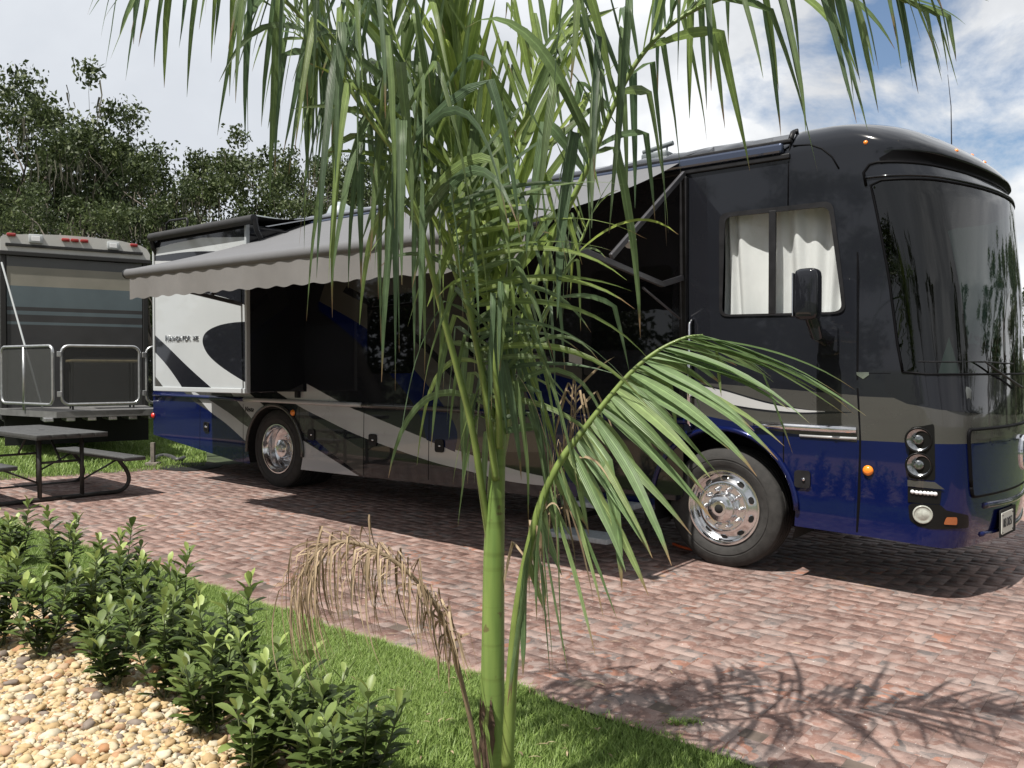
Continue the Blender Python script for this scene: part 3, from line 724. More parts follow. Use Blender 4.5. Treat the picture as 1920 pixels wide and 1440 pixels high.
# ---- glazing
def ring(name, outer, inner, m_, parent, off=.006, hgt=None, grid=None):
    return surf_mesh(name, dens(outer, .06), [], [dens(inner, .06)], [m_], parent, off=off, grid=grid)
wf = ring('side_window', win_out, win_in, M_trim, rv, .010)
surf_mesh('pane', win_in, [], [], [M_winglass], wf, off=-.012)
mx0, mz0 = side(1442, 463); mx1, _ = side(1455, 463)
mb = MB(); mb.box(mx0, mx1, -.012, .012, win_in[0][1] * 0 + side(1448, 589)[1], side(1448, 395)[1], 0, .004); mb.build('mullion', M_trim, wf)
# curtain: wavy cloth just inside
mb = MB(); nx_ = 130; x0_, x1_ = side(1345, 500)[0], side(1600, 500)[0]
for i in range(nx_ + 1):
    t_ = i / nx_; x = x0_ + (x1_ - x0_) * t_
    for j in range(7):
        z = side(1448, 600)[1] - .08 + j / 6 * 1.05
        amp = (.014 + .022 * math.sin(t_ * 7.3 + 1) ** 2) * (1 - .35 * j / 6); yy = .13 + amp * math.sin(t_ * 44 + 3.2 * math.sin(t_ * 8) + .35 * j * math.sin(t_ * 13)) + .025 * math.sin(t_ * 15 + j * .5)
        mb.v.append((x, yy, z))
for i in range(nx_):
    for j in range(6): mb.f.append((i * 7 + j, (i + 1) * 7 + j, (i + 1) * 7 + j + 1, i * 7 + j + 1)); mb.m.append(0)
cu = mb.build('curtain', M_curtain, rv, smooth=True); cu['label'] = 'white gathered curtain behind cab side window'
# windshield: glass over both halves
def mirhalf(h): return h + [(2 * UC - p[0], p[1]) for p in h[::-1] if abs(p[0] - UC) > 1e-6]
wl = ws_half[:-1]; k_ = 5 + 15
half_top = ws_half[5:20]; half_bot = ws_half[20:35][::-1]
full = [ws_half[0]] + ws_half[1:5] + half_top + [(2 * UC - p[0], p[1]) for p in half_top[:-1][::-1]] + [(2 * UC - p[0], p[1]) for p in ws_half[1:5][::-1]] + [(2 * UC - p[0], p[1]) for p in half_bot[:-1]] + half_bot[::-1][:-1]
def fullgrid(x0, x1, z0, z1): return [(x0 + i * .05 + (.02 if j % 2 else 0), z0 + j * .05 + .004) for i in range(int((x1 - x0) / .05) + 1) for j in range(int((z1 - z0) / .05) + 1)]
seenp = []
for p in full:
    if not seenp or math.hypot(p[0] - seenp[-1][0], p[1] - seenp[-1][1]) > 1e-4: seenp.append(p)
ws = surf_mesh('windshield', seenp, [], [], [M_wind], rv, off=-.004, grid=fullgrid); ws['label'] = 'wide curved tinted windshield reflecting trees'
# rubber seal round the glass
def strip(name, pts, r, m_, parent, off=.004, n=6):
    mb = MB(); mb.tube([S(*p) + nrm(*p) * off for p in pts], r, n); return mb.build(name, m_, parent, smooth=True)
strip('seal', dens(seenp, .08) + [seenp[0]], .009, M_seam, ws, .0)
# brow channel above the glass, with raised lip
vb1 = 3.02
strip('visor_lip', [(WS[0][0] - .02 + (2 * (UC - WS[0][0]) + .04) * i / 50, 2.96) for i in range(51)], .009, M_black, rv, .003)
bt = [(WS[0][0] - .03, 2.90), (WS[0][0] - .02, 3.00), (WS[0][0] + .05, 3.055)] + [(WS[0][0] + .15 + (UC - WS[0][0] - .15) * i / 20, 3.068) for i in range(21)]
bt2 = [uv(*p) for p in c1((1130, 400), (1125, 330), (1135, 290), (1160, 265), (1240, 262), (1400, 285), (1600, 340), (1750, 410), (1860, 490))]
print('BT', bt2)
strip('brow_groove', bt + [(2 * UC - p[0], p[1]) for p in bt[:-1][::-1]], .012, M_seam, rv, -.002)
# swage line on the cap side
sw = [uv(*p) for p in c1((765, 195), (850, 190), (910, 210), (960, 250), (995, 310))]
strip('cap_crease', sw, .006, M_seam, rv, .0)
strip('cap_seam', [uv(*p) for p in c1((740, 500), (742, 300), (750, 190))] + [uv(*p) for p in c1((765, 150), (770, 110))], .005, M_seam, rv, .0)
# roof rail along the side: gutter + awning rail
mb = MB()
xr = side(1482, 250)[0]
mb.box(-8.5, xr, -.022, .03, 3.175, 3.215, 0, .008); mb.box(-8.5, xr, .0, .06, 3.30, 3.33, 0, .008)
mb.build('gutter_rail', M_trim, rv)
M_skyblue = mat('roof_edge_trim', (.05, .065, .11), .2, metal=.5, coat=1)
mb = MB(); mb.box(-5.6, xr - .05, -.04, .02, 3.22, 3.30, 0, .02); mb.build('awning_rail', M_skyblue, rv)
strip('roof_joint', [uv(*p) for p in ((1483, 262), (1487, 250), (1491, 238), (1494, 233))], .02, M_trim, rv, .006)

# ---- belt moulding along the side
zm0, zm1 = 1.13, 1.175
def beltz(x): return lerp_tab(x, [(-8.6, side(294, 740)[1]), (-5, side(590, 757)[1] if 0 else side(640, 757)[1]), (0.3, side(1440, 797)[1]), (.75, side(1607, 806)[1])])
xb = side(1607, 800)[0]
def belt(x0, x1, name, m_, r=.03, dz=0, y=-.012):
    mb = MB(); k = max(2, int((x1 - x0) / .2)); mb.tube([(x0 + (x1 - x0) * i / k, y, beltz(x0 + (x1 - x0) * i / k) + dz) for i in range(k + 1)], r, 8); return mb.build(name, m_, rv, smooth=True)
belt(REAR + .05, side(460, 745)[0], 'belt_moulding', M_blue, .028)
belt(side(460, 745)[0], side(680, 760)[0], 'belt_moulding', M_silver, .028)
belt(side(682, 760)[0], side(900, 772)[0], 'belt_moulding', M_gun, .03)
belt(side(900, 772)[0], side(1330, 785)[0], 'belt_moulding', M_blue, .03)
belt(side(1415, 790)[0], xb, 'belt_moulding', M_alu, .028)
belt(side(1500, 795)[0], xb, 'belt_moulding', M_silver, .012, -.062, -.004)
# wheel arch lips
for (cx, cz, r, m_, a0, a1) in ((FWX, .50, .60, M_blue, 178, 2), (RWX, .60, .54, M_gun, 185, -5)):
    mb = MB(); mb.tube([(p[0], -.012, p[1]) for p in arc(cx, cz, r + .012, a0, a1, 28)], .022, 8); mb.build('wheel_arch_trim', m_, rv, smooth=True)
    mb = MB(); A = arc(cx, cz, r + .01, 200, -20, 24); vs = [(p[0], .0, p[1]) for p in A] + [(p[0], .5, p[1]) for p in A]; k = len(A)
    mb.add(vs, [(i, i + 1, k + i + 1, k + i) for i in range(k - 1)]); mb.box(cx - r, cx + r, .5, .54, .3, cz + r); mb.build('wheel_well', M_under, rv)
# bay latches
for i, (u, v) in enumerate([(387, 800), (600 - 15, 815)] + [(700, 825), (825, 836), (1505, 898)] + c3((503, 1175))):
    x, z = side(u, v); s_ = .060 if i < 5 else .05
    if i == 0: s_ = .045
    mb = MB(); P_ = rrect(x - s_, x + s_, z - .065, z + .065, .025); mb.prism(P_, lambda p: (p[0], -.016, p[1]), lambda p: (p[0], .004, p[1]))
    lt = mb.build('bay_latch', M_trim, rv, autos=40)
    mb = MB(); mb.lathe([(.0, -.030), (.011, -.029), (.013, -.016)], (x + .012, 0, z), 'y', 12); mb.build('lock', M_chrome, lt, smooth=True)
# marker lights on the side
for (u, v, r, m_) in ((550, 774, .036, M_amber), (1628, 882, .033, M_amber), (288, 779, .035, M_red)):
    U_, v_ = uv(u, v); c = S(U_, v_); n_ = nrm(U_, v_)
    mb = MB(); mb.lathe([(r * 1.15, 0), (r * 1.12, -.008), (r, -.012), (r * .9, -.022), (r * .5, -.028), (0, -.030)], (0, 0, 0), 'y', 24)
    o = mb.build('side_marker_light', m_, rv, smooth=True); o.location = c; o.rotation_euler = n_.to_track_quat('-Y', 'Z').to_euler()
    mb = MB(); mb.lathe([(r * 1.25, .002), (r * 1.25, -.007), (r * 1.12, -.008)], (0, 0, 0), 'y', 24); b2 = mb.build('bezel', M_trim, o)
# clearance lights on the brow
for (u, v) in ((1623, 267), (1794, 282), (1823, 291), (1849, 300)):
    U_, v_ = uv(u, v); c = S(U_, v_); n_ = nrm(U_, v_)
    mb = MB(); mb.lathe([(.016, .004), (.014, -.004), (.008, -.008), (0, -.009)], (0, 0, 0), 'y', 16); o = mb.build('clearance_light', M_amber, rv, smooth=True); o.location = c; o.rotation_euler = n_.to_track_quat('-Y', 'Z').to_euler()

# ---- wheels
def tyre(w_, R_, rr):
    pf = [(rr, w_ * .08), (rr + .01, .008), (rr + .035, -.006), (rr + (R_ - rr) * .28, -.018), (rr + (R_ - rr) * .45, -.022), (rr + (R_ - rr) * .46, -.017), (rr + (R_ - rr) * .52, -.017), (rr + (R_ - rr) * .53, -.022), (rr + (R_ - rr) * .72, -.016), (R_ - .035, -.004), (R_ - .012, .006), (R_ - .003, .02)]
    g_ = 4; s0 = .02; dw = (w_ - .04) / (2 * g_ + 1); y = s0
    for i in range(g_):
        y += dw * 1.5; pf += [(R_, y), (R_ - .012, y + .002), (R_ - .012, y + dw * .5), (R_, y + dw * .5 + .002)]; y += dw * .5
    pf += [(R_, w_ - .02), (R_ - .03, w_), (rr + .02, w_), (rr, w_ * .9)]
    return pf
def wheel(cx, cz, front):
    wr = MB(); wr.lathe(tyre(.285, .482, .292), (0, 0, 0), 'y', 72)
    t_ = wr.build('wheel', M_tyre, rv, autos=35); t_.location = (cx, .045, cz); t_['label'] = 'front wheel with polished disc and chrome nut covers' if front else 'rear wheel with deep-dish polished rim'
    rm = MB()
    if front:
        pf = [(.302, .02), (.306, .0), (.302, -.008), (.290, -.008), (.283, .004), (.279, .03), (.268, .04), (.255, .036), (.215, .006), (.20, .0), (.190, .0), (.180, .006), (.13, .008), (.118, .0), (.116, -.04), (.108, -.062), (.085, -.075), (.06, -.080), (.058, -.088), (.0, -.09)]
        rm.lathe(pf, (0, 0, 0), 'y', 64, 0)
        for i in range(10):
            a = 2 * math.pi * (i + .5) / 10; cx_, cz_ = .237 * math.cos(a), .237 * math.sin(a); tx, tz = -math.sin(a), math.cos(a); rx, rz = math.cos(a), math.sin(a)
            vs = []; vs2 = []
            for j in range(16):
                b_ = 2 * math.pi * j / 16; ca = (abs(math.cos(b_)) ** .7) * math.copysign(1, math.cos(b_)); sa = math.sin(b_)
                dd = .017 * sa; q = .237 + dd; yy = lerp_tab(q, [(.215, .006), (.255, .036)])
                vs.append((cx_ + tx * .030 * ca + rx * dd, yy - .0035, cz_ + tz * .030 * ca + rz * dd)); vs2.append((cx_ + tx * .036 * ca + rx * dd * 1.25, yy - .002, cz_ + tz * .036 * ca + rz * dd * 1.25))
            rm.add(vs, [tuple(range(16))], 1); rm.add(vs2 + vs, [(j, (j + 1) % 16, 16 + (j + 1) % 16, 16 + j) for j in range(16)], 0)  # hand holes: flat ovals coloured dark to read as shaded recesses
    else:
        pf = [(.302, .02), (.306, .0), (.302, -.008), (.290, -.008), (.283, .004), (.278, .03), (.262, .05), (.258, .11), (.262, .15), (.235, .175), (.20, .18), (.13, .175), (.118, .16), (.116, .07), (.105, .045), (.075, .035), (.045, .032), (.043, .022), (0, .02)]
        rm.lathe(pf, (0, 0, 0), 'y', 64, 0)
    rm.v = [tuple(v) for v in rm.v]
    rim = rm.build('rim', [M_alu, M_under], t_, autos=28)
    for i in range(10):
        a = 2 * math.pi * i / 10; y0 = .004 if front else .175
        nb = MB(); nb.lathe([(.021, y0 + .002), (.019, y0 - .006), (.0165, y0 - .008), (.0160, y0 - .036), (.012, y0 - .046), (.0, y0 - .050)], (.152 * math.cos(a), 0, .152 * math.sin(a)), 'y', 12); nb.build('lug_nut', M_chrome, t_, smooth=True)
    if front:
        hb = MB(); hb.lathe([(.036, -.088), (.034, -.094), (0, -.0945)], (0, 0, 0), 'y', 24); hb.build('hub_cap', M_under, t_, smooth=True)
    return t_
wheel(FWX, FWZ, True); wheel(RWX, RWZ, False)
mb = MB(); mb.lathe(tyre(.285, .482, .292), (RWX, .36, RWZ), 'y', 40); mb.build('inner_tyre', M_tyre, rv, autos=35)
for cx, cz in ((FWX, FWZ), (RWX, RWZ)):
    mb = MB(); mb.lathe(tyre(.285, .482, .292), (cx, 2.20, cz), 'y', 40); mb.build('far_wheel', M_tyre, rv, autos=35)

# ---- rear slide-out room
SD = .78; sx0, sx1 = side(290, 600, SD)[0], side(464, 600, SD)[0]
sz0, sz1 = side(463, 736, SD)[1], side(466, 418, SD)[1]
print('slide', sx0, sx1, sz0, sz1)
sl = MB(); sl.box(sx0, sx1, -SD, .05, sz0, sz1, 0, .01)
slo = sl.build('slide_out', M_black, rv); slo['label'] = 'white, black and silver painted rear slide-out room'
def flat(name, outline, layers, mats, base, yy, parent):
    vs = []; es = []
    for P_ in [outline] + [l[0] for l in layers]:
        o = len(vs); n = len(P_); vs += [Vector(p) for p in P_]; es += [(o + i, o + (i + 1) % n) for i in range(n)]
    rv_, re_, rf_, *_ = delaunay_2d_cdt(vs, es, [], 0, 1e-5); mb = MB()
    mb.v = [(q.x, yy, q.y) for q in rv_]
    for f in rf_:
        cx = sum(rv_[i].x for i in f) / len(f); cz = sum(rv_[i].y for i in f) / len(f)
        if not inpoly(outline, cx, cz): continue
        m_ = base
        for P_, q in layers:
            if inpoly(P_, cx, cz): m_ = q
        a, b_, c = [rv_[i] for i in f[:3]]
        ff = tuple(f); cr_ = (b_ - a).x * (c - a).y - (b_ - a).y * (c - a).x
        mb.f.append(ff if cr_ > 0 else ff[::-1]); mb.m.append(m_)
    return mb.build(name, mats, parent)
def SP(pts): return [side(u, v, SD) for u, v in pts]
LS = []
LS.append((SP(c3((230, 150), (740, 100), (740, 222), (700, 225), (480, 228), (330, 258), (230, 286))), BK))
LS.append((SP(smoothpoly(c3((230, 322), (380, 302), (497, 296), (620, 300), (740, 310))) + c3((740, 480), (230, 480))), BK))
LS.append((SP(c3((200, 345), (740, 345), (740, 480), (200, 480))), SI))
LS.append((SP(smoothpoly(c3((440, 495), (600, 530), (740, 585))) + c3((740, 480), (440, 480))), BK))
LS.append((SP(smoothpoly(c3((730, 648), (640, 652), (560, 668), (500, 700), (481, 745), (500, 800), (545, 850), (620, 905), (730, 972)))), BK))
LS.append((SP(smoothpoly(c3((215, 690), (300, 768), (420, 885), (560, 1010))) + smoothpoly(c3((400, 1010), (345, 925), (290, 852), (215, 770)))), BK))
LS.append((SP(c3((215, 905), (240, 915), (312, 1010), (215, 1010))), GU))
ins_ = .02
so = [(sx0 + ins_, sz0 + ins_), (sx1 - ins_, sz0 + ins_), (sx1 - ins_, sz1 - .03), (sx0 + ins_, sz1 - .03)]
flat('painted_panel', so, LS, BODY, WH, -SD - .004, slo)
mb = MB()
for (a0, a1, b0, b1) in ((sx0 - .012, sx0 + .022, sz0 - .01, sz1), (sx1 - .022, sx1 + .012, sz0 - .01, sz1), (sx0, sx1, sz0 - .012, sz0 + .045)): mb.box(a0, a1, -SD - .022, -SD + .03, b0, b1, 0, .008)
mb.build('edge_trim', M_white, slo)
# lettering on the slide
def text(s_, name, m_, parent, loc, size, rot=(R(90), 0, 0), ext=.003, fontscale=(1, 1, 1), align='LEFT', shear=0, bev=0):
    cd = bpy.data.curves.new(name, 'FONT'); cd.body = s_; cd.size = size; cd.extrude = ext; cd.align_x = align; cd.shear = shear; cd.bevel_depth = bev; cd.small_caps_scale = .78
    to = bpy.data.objects.new(name, cd); C.objects.link(to); dg = bpy.context.evaluated_depsgraph_get(); me = bpy.data.meshes.new_from_object(to.evaluated_get(dg)); bpy.data.objects.remove(to)
    o = bpy.data.objects.new(name, me); C.objects.link(o); me.materials.clear(); me.materials.append(m_); o.parent = parent; o.location = loc; o.rotation_euler = rot; o.scale = fontscale; return o
tx0, tz0 = side(312, 640, SD); tx1, _ = side(374, 640, SD)
M_chrdark = mat('lettering_chrome', (.55, .56, .57), .15, metal=1)
t1 = text('N', 'lettering', M_chrdark, slo, (tx0, -SD - .012, tz0), .105, ext=.006)
t2 = text('AVIGATOR', 'lettering', M_chrdark, slo, (tx0 + .092, -SD - .012, tz0), .082, ext=.006)
w1 = t2.dimensions.x
t2.scale = ((side(359, 640, SD)[0] - tx0 - .092) / max(w1, .01), 1, 1)
t3 = text('XE', 'lettering', M_chrdark, slo, (side(363.5, 640, SD)[0], -SD - .012, tz0), .07, ext=.006)
t3.scale = ((side(373.5, 640, SD)[0] - side(363.5, 640, SD)[0]) / max(t3.dimensions.x, .01), 1, 1)
vx, vz = side(459, 771); text('Vesta', 'lettering', M_black, rv, (vx, -.004, vz), .085, shear=.35)
# slide topper awning
M_topper = mat('topper_cloth', (.02, .02, .022), .7, nscale=10, namp=.2)
ax0, az_ = side(283, 443, SD + .06)[0], side(283, 443, SD + .06)[1]; ax1, az1 = side(477, 413, SD + .06)
print('topper', ax0, az_, ax1, az1)
az_ = (az_ + az1) / 2
mb = MB(); mb.tube([(ax0, -SD - .06, az_), (ax1, -SD - .06, az_)], .05, 14); tp = mb.build('slide_topper', M_topper, slo, autos=40)
mb = MB(); k = 8
for i in range(k + 1):
    t_ = i / k; yy = -SD - .06 + (SD + .06) * t_; zz = az_ + .045 + (3.34 - az_ - .045) * t_ - .03 * math.sin(math.pi * t_)
    mb.v += [(ax0 + .05, yy, zz), (ax1 - .05, yy, zz)]
for i in range(k): mb.f.append((2 * i, 2 * i + 1, 2 * i + 3, 2 * i + 2)); mb.m.append(0)
for i in range(k + 1): t_ = i / k; yy = -SD - .06 + (SD + .06) * t_; mb.v += [(ax1 - .05, yy, mb.v[2 * i][2] - .28 * math.sin(math.pi * min(1, t_ + .1)) * 0 - .004), (ax1 - .05, yy, mb.v[2 * i][2] - .03)]
mb.build('topper_cloth', M_topper, tp)
mb = MB()
for x in (ax0, ax1): mb = MB(); mb.tube([(x, -SD - .06, az_), (x, -SD - .03, az_ - .12), (x, -SD + .02, az_ - .2)], .03, 8); mb.tube([(x, -SD - .04, az_ - .10), (x, 0, 3.12)], .012, 6); mb.build('topper_bracket', M_trim, tp)

# ---- patio awning
M_aw = mat('awning_cloth', (.118, .120, .128), .85, nscale=5, namp=.06, bump=.15, bscale=300)
M_aw2 = mat('valance_cloth', (.155, .150, .148), .85, nscale=7, namp=.05, bump=.15, bscale=300)
XA0, XA1, YA, ZR = -5.34, -.30, -2.07, 3.27
def tz(x): return lerp_tab(x, [(XA0, 2.53), (XA1, 2.485)])
aw = MB(); nxx, nyy = 20, 14
for i in range(nxx + 1):
    x = XA0 + .06 + (XA1 - XA0 - .12) * i / nxx
    for j in range(nyy + 1):
        t_ = j / nyy; y = -.04 + (YA - .0 + .04) * t_; z = ZR + (tz(x) + .047 - ZR) * t_ - .05 * math.sin(math.pi * t_) + .006 * math.sin(x * 4 + t_ * 5) * math.sin(math.pi * t_)
        aw.v.append((x, y, z))
for i in range(nxx):
    for j in range(nyy): a_ = i * (nyy + 1) + j; aw.f.append((a_, a_ + 1, a_ + nyy + 2, a_ + nyy + 1)); aw.m.append(0)
awo = empty('awning'); awo.parent = rv; awo['label'] = 'extended grey fabric patio awning with scalloped valance'
aw.build('canopy', M_aw, awo, smooth=True)
mb = MB(); mb.tube([(XA0, YA, tz(XA0)), (XA1, YA, tz(XA1))], .048, 20); mb.build('roller_tube', M_aw, awo, autos=40)
mb = MB()
for x, s_ in ((XA0, -1), (XA1, 1)): mb = MB(); mb.lathe([(0, s_ * .03), (.035, s_ * .03), (.05, s_ * .015), (.052, 0), (.048, -s_ * .01)], (x, YA, tz(x)), 'x', 18); mb.build('roller_cap', M_trim, awo, autos=40)
mb = MB(); n_ = 260; VH = .235
for i in range(n_ + 1):
    t_ = i / n_; x = XA0 + .08 + (XA1 - XA0 - .16) * t_; sc_ = .5 - .5 * math.cos(t_ * 2 * math.pi * 20); h = VH - .016 * sc_
    y = YA - .022 + .004 * math.sin(t_ * 2 * math.pi * 20); 
    for j in range(5):
        q = j / 4; mb.v.append((x, y * 1 + .02 * q * math.sin(t_ * 31) * .5, tz(x) - .043 - (h - .02) * q))
for i in range(n_):
    for j in range(4): a_ = i * 5 + j; mb.f.append((a_, a_ + 5, a_ + 6, a_ + 1)); mb.m.append(0)
mb.build('valance', M_aw2, awo, smooth=True)
M_arm = mat('awning_arm_metal', (.10, .10, .11), .35, metal=.4, nscale=6)
for x, s_ in ((XA0 + .02, 1), (XA1 - .02, -1)):
    mb = MB(); mb.box(x - .03, x + .03, -.05, -.002, 1.25, 3.15, 0, .006); mb.build('arm_channel', M_trim, awo)
    el = Vector((x, -.40, 2.25))
    for (p, q) in ((Vector((x, YA + .02, tz(x) - .03)), el), (el, Vector((x, -.05, 2.33))), (Vector((x, -1.16, 2.385)), Vector((x, -.03, 3.18)))):
        mb = MB(); d = q - p; Ln = d.length; Mx = Matrix.Translation(p) @ d.to_track_quat('X', 'Z').to_matrix().to_4x4(); mb.box(0, Ln, -.014, .014, -.022, .022, 0, .005, Mx); mb.build('arm', M_arm, awo)
    mb = MB(); mb.tube([(x - .02, -.06, 2.0), (x, -.70, 2.2)], .010, 6); mb.build('gas_strut', M_arm, awo)
mb = MB(); q = frombus(0, 0); # small white tie on the front arm
mb.tube([(XA1 - .02, -.86, 2.55), (XA1 - .02, -.92, 2.50)], .034, 10); mb.build('strap_clip', M_white, awo)

# ---- entry door and dark side windows, steps
def sidewin(px, name, m_=M_glassdark, r=.06, off=-.006):
    P_ = rpoly([side(*p) for p in px], r); mb = MB(); mb.prism(P_, lambda p: (p[0], -.010, p[1]), lambda p: (p[0], .01, p[1])); o = mb.build(name, m_, rv, autos=30); return o
for px in ([(690, 560), (775, 548), (775, 700), (690, 700)], [(880, 500), (1030, 470), (1030, 660), (880, 670)]):
    sidewin(px, 'side_glass')
dx0, dx1 = side(1092, 700)[0], side(1282, 700)[0]
mb = MB(); P_ = rrect(dx0, dx1, .50, 2.62, .07); mb.prism(P_, lambda p: (p[0], -.006, p[1]), lambda p: (p[0], .01, p[1])); dr = mb.build('entry_door', M_black, rv, autos=30)
mb = MB(); mb.prism(rrect(dx0 + .1, dx1 - .1, 1.75, 2.45, .06), lambda p: (p[0], -.010, p[1]), lambda p: (p[0], 0, p[1])); mb.build('pane', M_glassdark, dr)
hx, hz = side(1107, 678); mb = MB(); mb.prism(rrect(hx - .045, hx + .045, hz - .12, hz + .12, .02), lambda p: (p[0], -.035, p[1]), lambda p: (p[0], 0, p[1])); mb.build('handle', M_trim, dr, autos=30)
mb = MB(); mb.tube([(dx1 + .08, -.01, 1.1), (dx1 + .08, -.07, 1.15), (dx1 + .08, -.07, 1.95), (dx1 + .08, -.01, 2.0)], .014, 8); mb.build('grab_handle', M_chrome, rv, smooth=True)
M_step = mat('step_tread', (.33, .36, .38), .6, nscale=30, namp=.2, bump=.3, bscale=120)
stp = empty('entry_steps'); stp.parent = rv
for k, (y0, y1, z) in enumerate(((-.62, -.34, .235), (-.34, -.06, .46))):
    mb = MB(); mb.box(dx0 + .02, dx1 - .35, y0, y1, z - .045, z, 0, .008); mb.build('tread', M_step, stp)
mb = MB()
for x in (dx0 + .15, dx1 - .18): mb.box(x - .015, x + .015, -.5, .1, .30, .34, 0, .004); mb.box(x - .015, x + .015, -.3, -.25, .2, .5, 0, .004)
mb.build('step_frame', M_under, stp)

# ---- mirror
mp_ = side(1515, 552, .42); mr_ = empty('door_mirror'); mr_.parent = rv; mr_['label'] = 'black side mirror with amber repeater'
c0 = side(1487, 553, .42); c1_ = side(1541, 553, .42); zt_ = side(1515, 503, .42)[1]; zb_ = side(1515, 601, .42)[1]
mb = MB(); mb.box(c0[0] + .02, c1_[0] - .01, -.50, -.34, zb_, zt_, 0, .045); o = mb.build('mirror_housing', M_black, mr_, smooth=True)
bm = bmesh.new(); bm.from_mesh(o.data); bmesh.ops.subdivide_edges(bm, edges=bm.edges[:], cuts=1, use_grid_fill=True); bmesh.ops.smooth_vert(bm, verts=bm.verts[:], factor=.5, use_axis_x=True, use_axis_y=True, use_axis_z=True); bm.to_mesh(o.data); bm.free(); o.data.polygons.foreach_set('use_smooth', [True] * len(o.data.polygons))
mb = MB(); mb.box(c0[0] + .012, c0[0] + .022, -.485, -.355, zb_ + .03, zt_ - .03, 0, .004); mb.build('mirror_glass', M_chrome, mr_)
bx_, bz_ = side(1555, 635)
mb = MB(); mb.tube([((c0[0] + c1_[0]) / 2 + .03, -.42, zb_ + .03), ((c0[0] + c1_[0]) / 2 + .06, -.40, zb_ - .10), (bx_ - .03, -.2, bz_ + .03), (bx_, -.01, bz_)], [.05, .045, .05, .06], 10); mb.prism(rrect(bx_ - .09, bx_ + .07, bz_ - .12, bz_ + .10, .04), lambda p: (p[0], -.045, p[1]), lambda p: (p[0], .0, p[1])); mb.build('mirror_arm', M_black, mr_, autos=50)
ax_, az2 = side(1531, 624, .33); mb = MB(); mb.box(ax_ - .03, ax_ + .03, -.345, -.30, az2 - .03, az2 + .03, 0, .01); mb.build('repeater_lamp', M_amber, mr_)

# ---- nose furniture
nose = rv
def patch(name, P_, m_, off=.004, parent=rv, mats=None, layers=[], base=0, step=.05):
    return surf_mesh(name, dens(P_, .05), layers, [], mats or [m_], parent, off=off, grid=lambda a, b, c, d: [(a + i * step, c + j * step + .002) for i in range(int((b - a) / step) + 1) for j in range(int((d - c) / step) + 1)], base=base)
def FP(pts): return [uv(*p) for p in pts]
def c8(*p): return [(1640 + a / 4.8, 740 + b / 4.8) for a, b in p]
M_house = mat('lamp_housing', (.008, .008, .008), .3, spec=.2)
hh = patch('headlight', rpoly(FP(c8((318, 290), (535, 262), (545, 770), (300, 752))), .03), M_house); hh['label'] = 'stacked twin headlight in black housing'
M_lens = mat('lamp_reflector', (.36, .37, .38), .16, metal=1, nscale=60, namp=.3)
M_lglass = glassmat('lamp_glass', (.95, .95, .95), 0, 1.5)
for (u, v) in c8((392, 405), (396, 632)):
    U_, v_ = uv(u, v); c = S(U_, v_); n_ = nrm(U_, v_); fw = (n_ + Vector((.25, 0, 0))).normalized(); c = c - n_ * .001
    rim_ = MB(); rim_.lathe([(.086, .03), (.088, -.022), (.083, -.028), (.076, -.022), (.073, .01)], (0, 0, 0), 'y', 32); o = rim_.build('lamp_bezel', M_house, hh, smooth=True); o.location = c; o.rotation_euler = fw.to_track_quat('-Y', 'Z').to_euler()
    r2 = MB(); r2.lathe([(.074, -.016), (.056, -.004), (.038, .0), (.033, -.020), (.024, -.028), (0, -.030)], (0, 0, 0), 'y', 28); q = r2.build('lamp_reflector', M_lens, hh, autos=30); q.location = c; q.rotation_euler = o.rotation_euler
bz = patch('lamp_ledge', FP(c8((300, 765), (540, 785), (625, 850), (300, 822))), M_gun, .012)
dl = patch('led_strip', FP(c8((300, 830), (600, 868), (585, 985), (300, 965))), M_house, .006); dl['label'] = 'row of seven small running lamps'
M_led = mat('led_lens', (.75, .76, .78), .2, coat=1)
for (u, v) in c8((343, 873), (380, 879), (415, 883), (451, 885), (482, 888), (514, 890), (545, 893)):
    U_, v_ = uv(u, v); c = S(U_, v_); n_ = nrm(U_, v_); b2 = MB(); b2.lathe([(.015, 0), (.014, -.012), (.008, -.02), (0, -.022)], (0, 0, 0), 'y', 12); o = b2.build('led_lamp', M_led, dl, smooth=True); o.location = c; o.rotation_euler = n_.to_track_quat('-Y', 'Z').to_euler()
fg = patch('fog_lamp', rpoly(FP(c8((300, 975), (590, 990), (640, 1040), (842, 1085), (842, 1195), (500, 1205), (380, 1180), (315, 1130))), .03), M_house, .004)
U_, v_ = uv(*c8((432, 1078))[0]); c = S(U_, v_); n_ = nrm(U_, v_); fwd = (n_ + Vector((.2, 0, 0))).normalized(); c = c - n_ * .002
M_fog = mat('fog_lens', (.36, .37, .33), .25, coat=1, nscale=40, namp=.2)
b2 = MB(); b2.lathe([(.062, .03), (.064, -.012), (.056, -.020), (.054, -.012), (.035, -.026), (0, -.030)], (0, 0, 0), 'y', 28); o = b2.build('fog_lens', M_fog, fg, smooth=True); o.location = c; o.rotation_euler = fwd.to_track_quat('-Y', 'Z').to_euler()
patch('indicator_lens', rpoly(FP(c8((640, 1100), (735, 1100), (735, 1170), (615, 1165))), .02), mat('amber_dull', (.30, .085, .02), .3, coat=1), .010, fg)
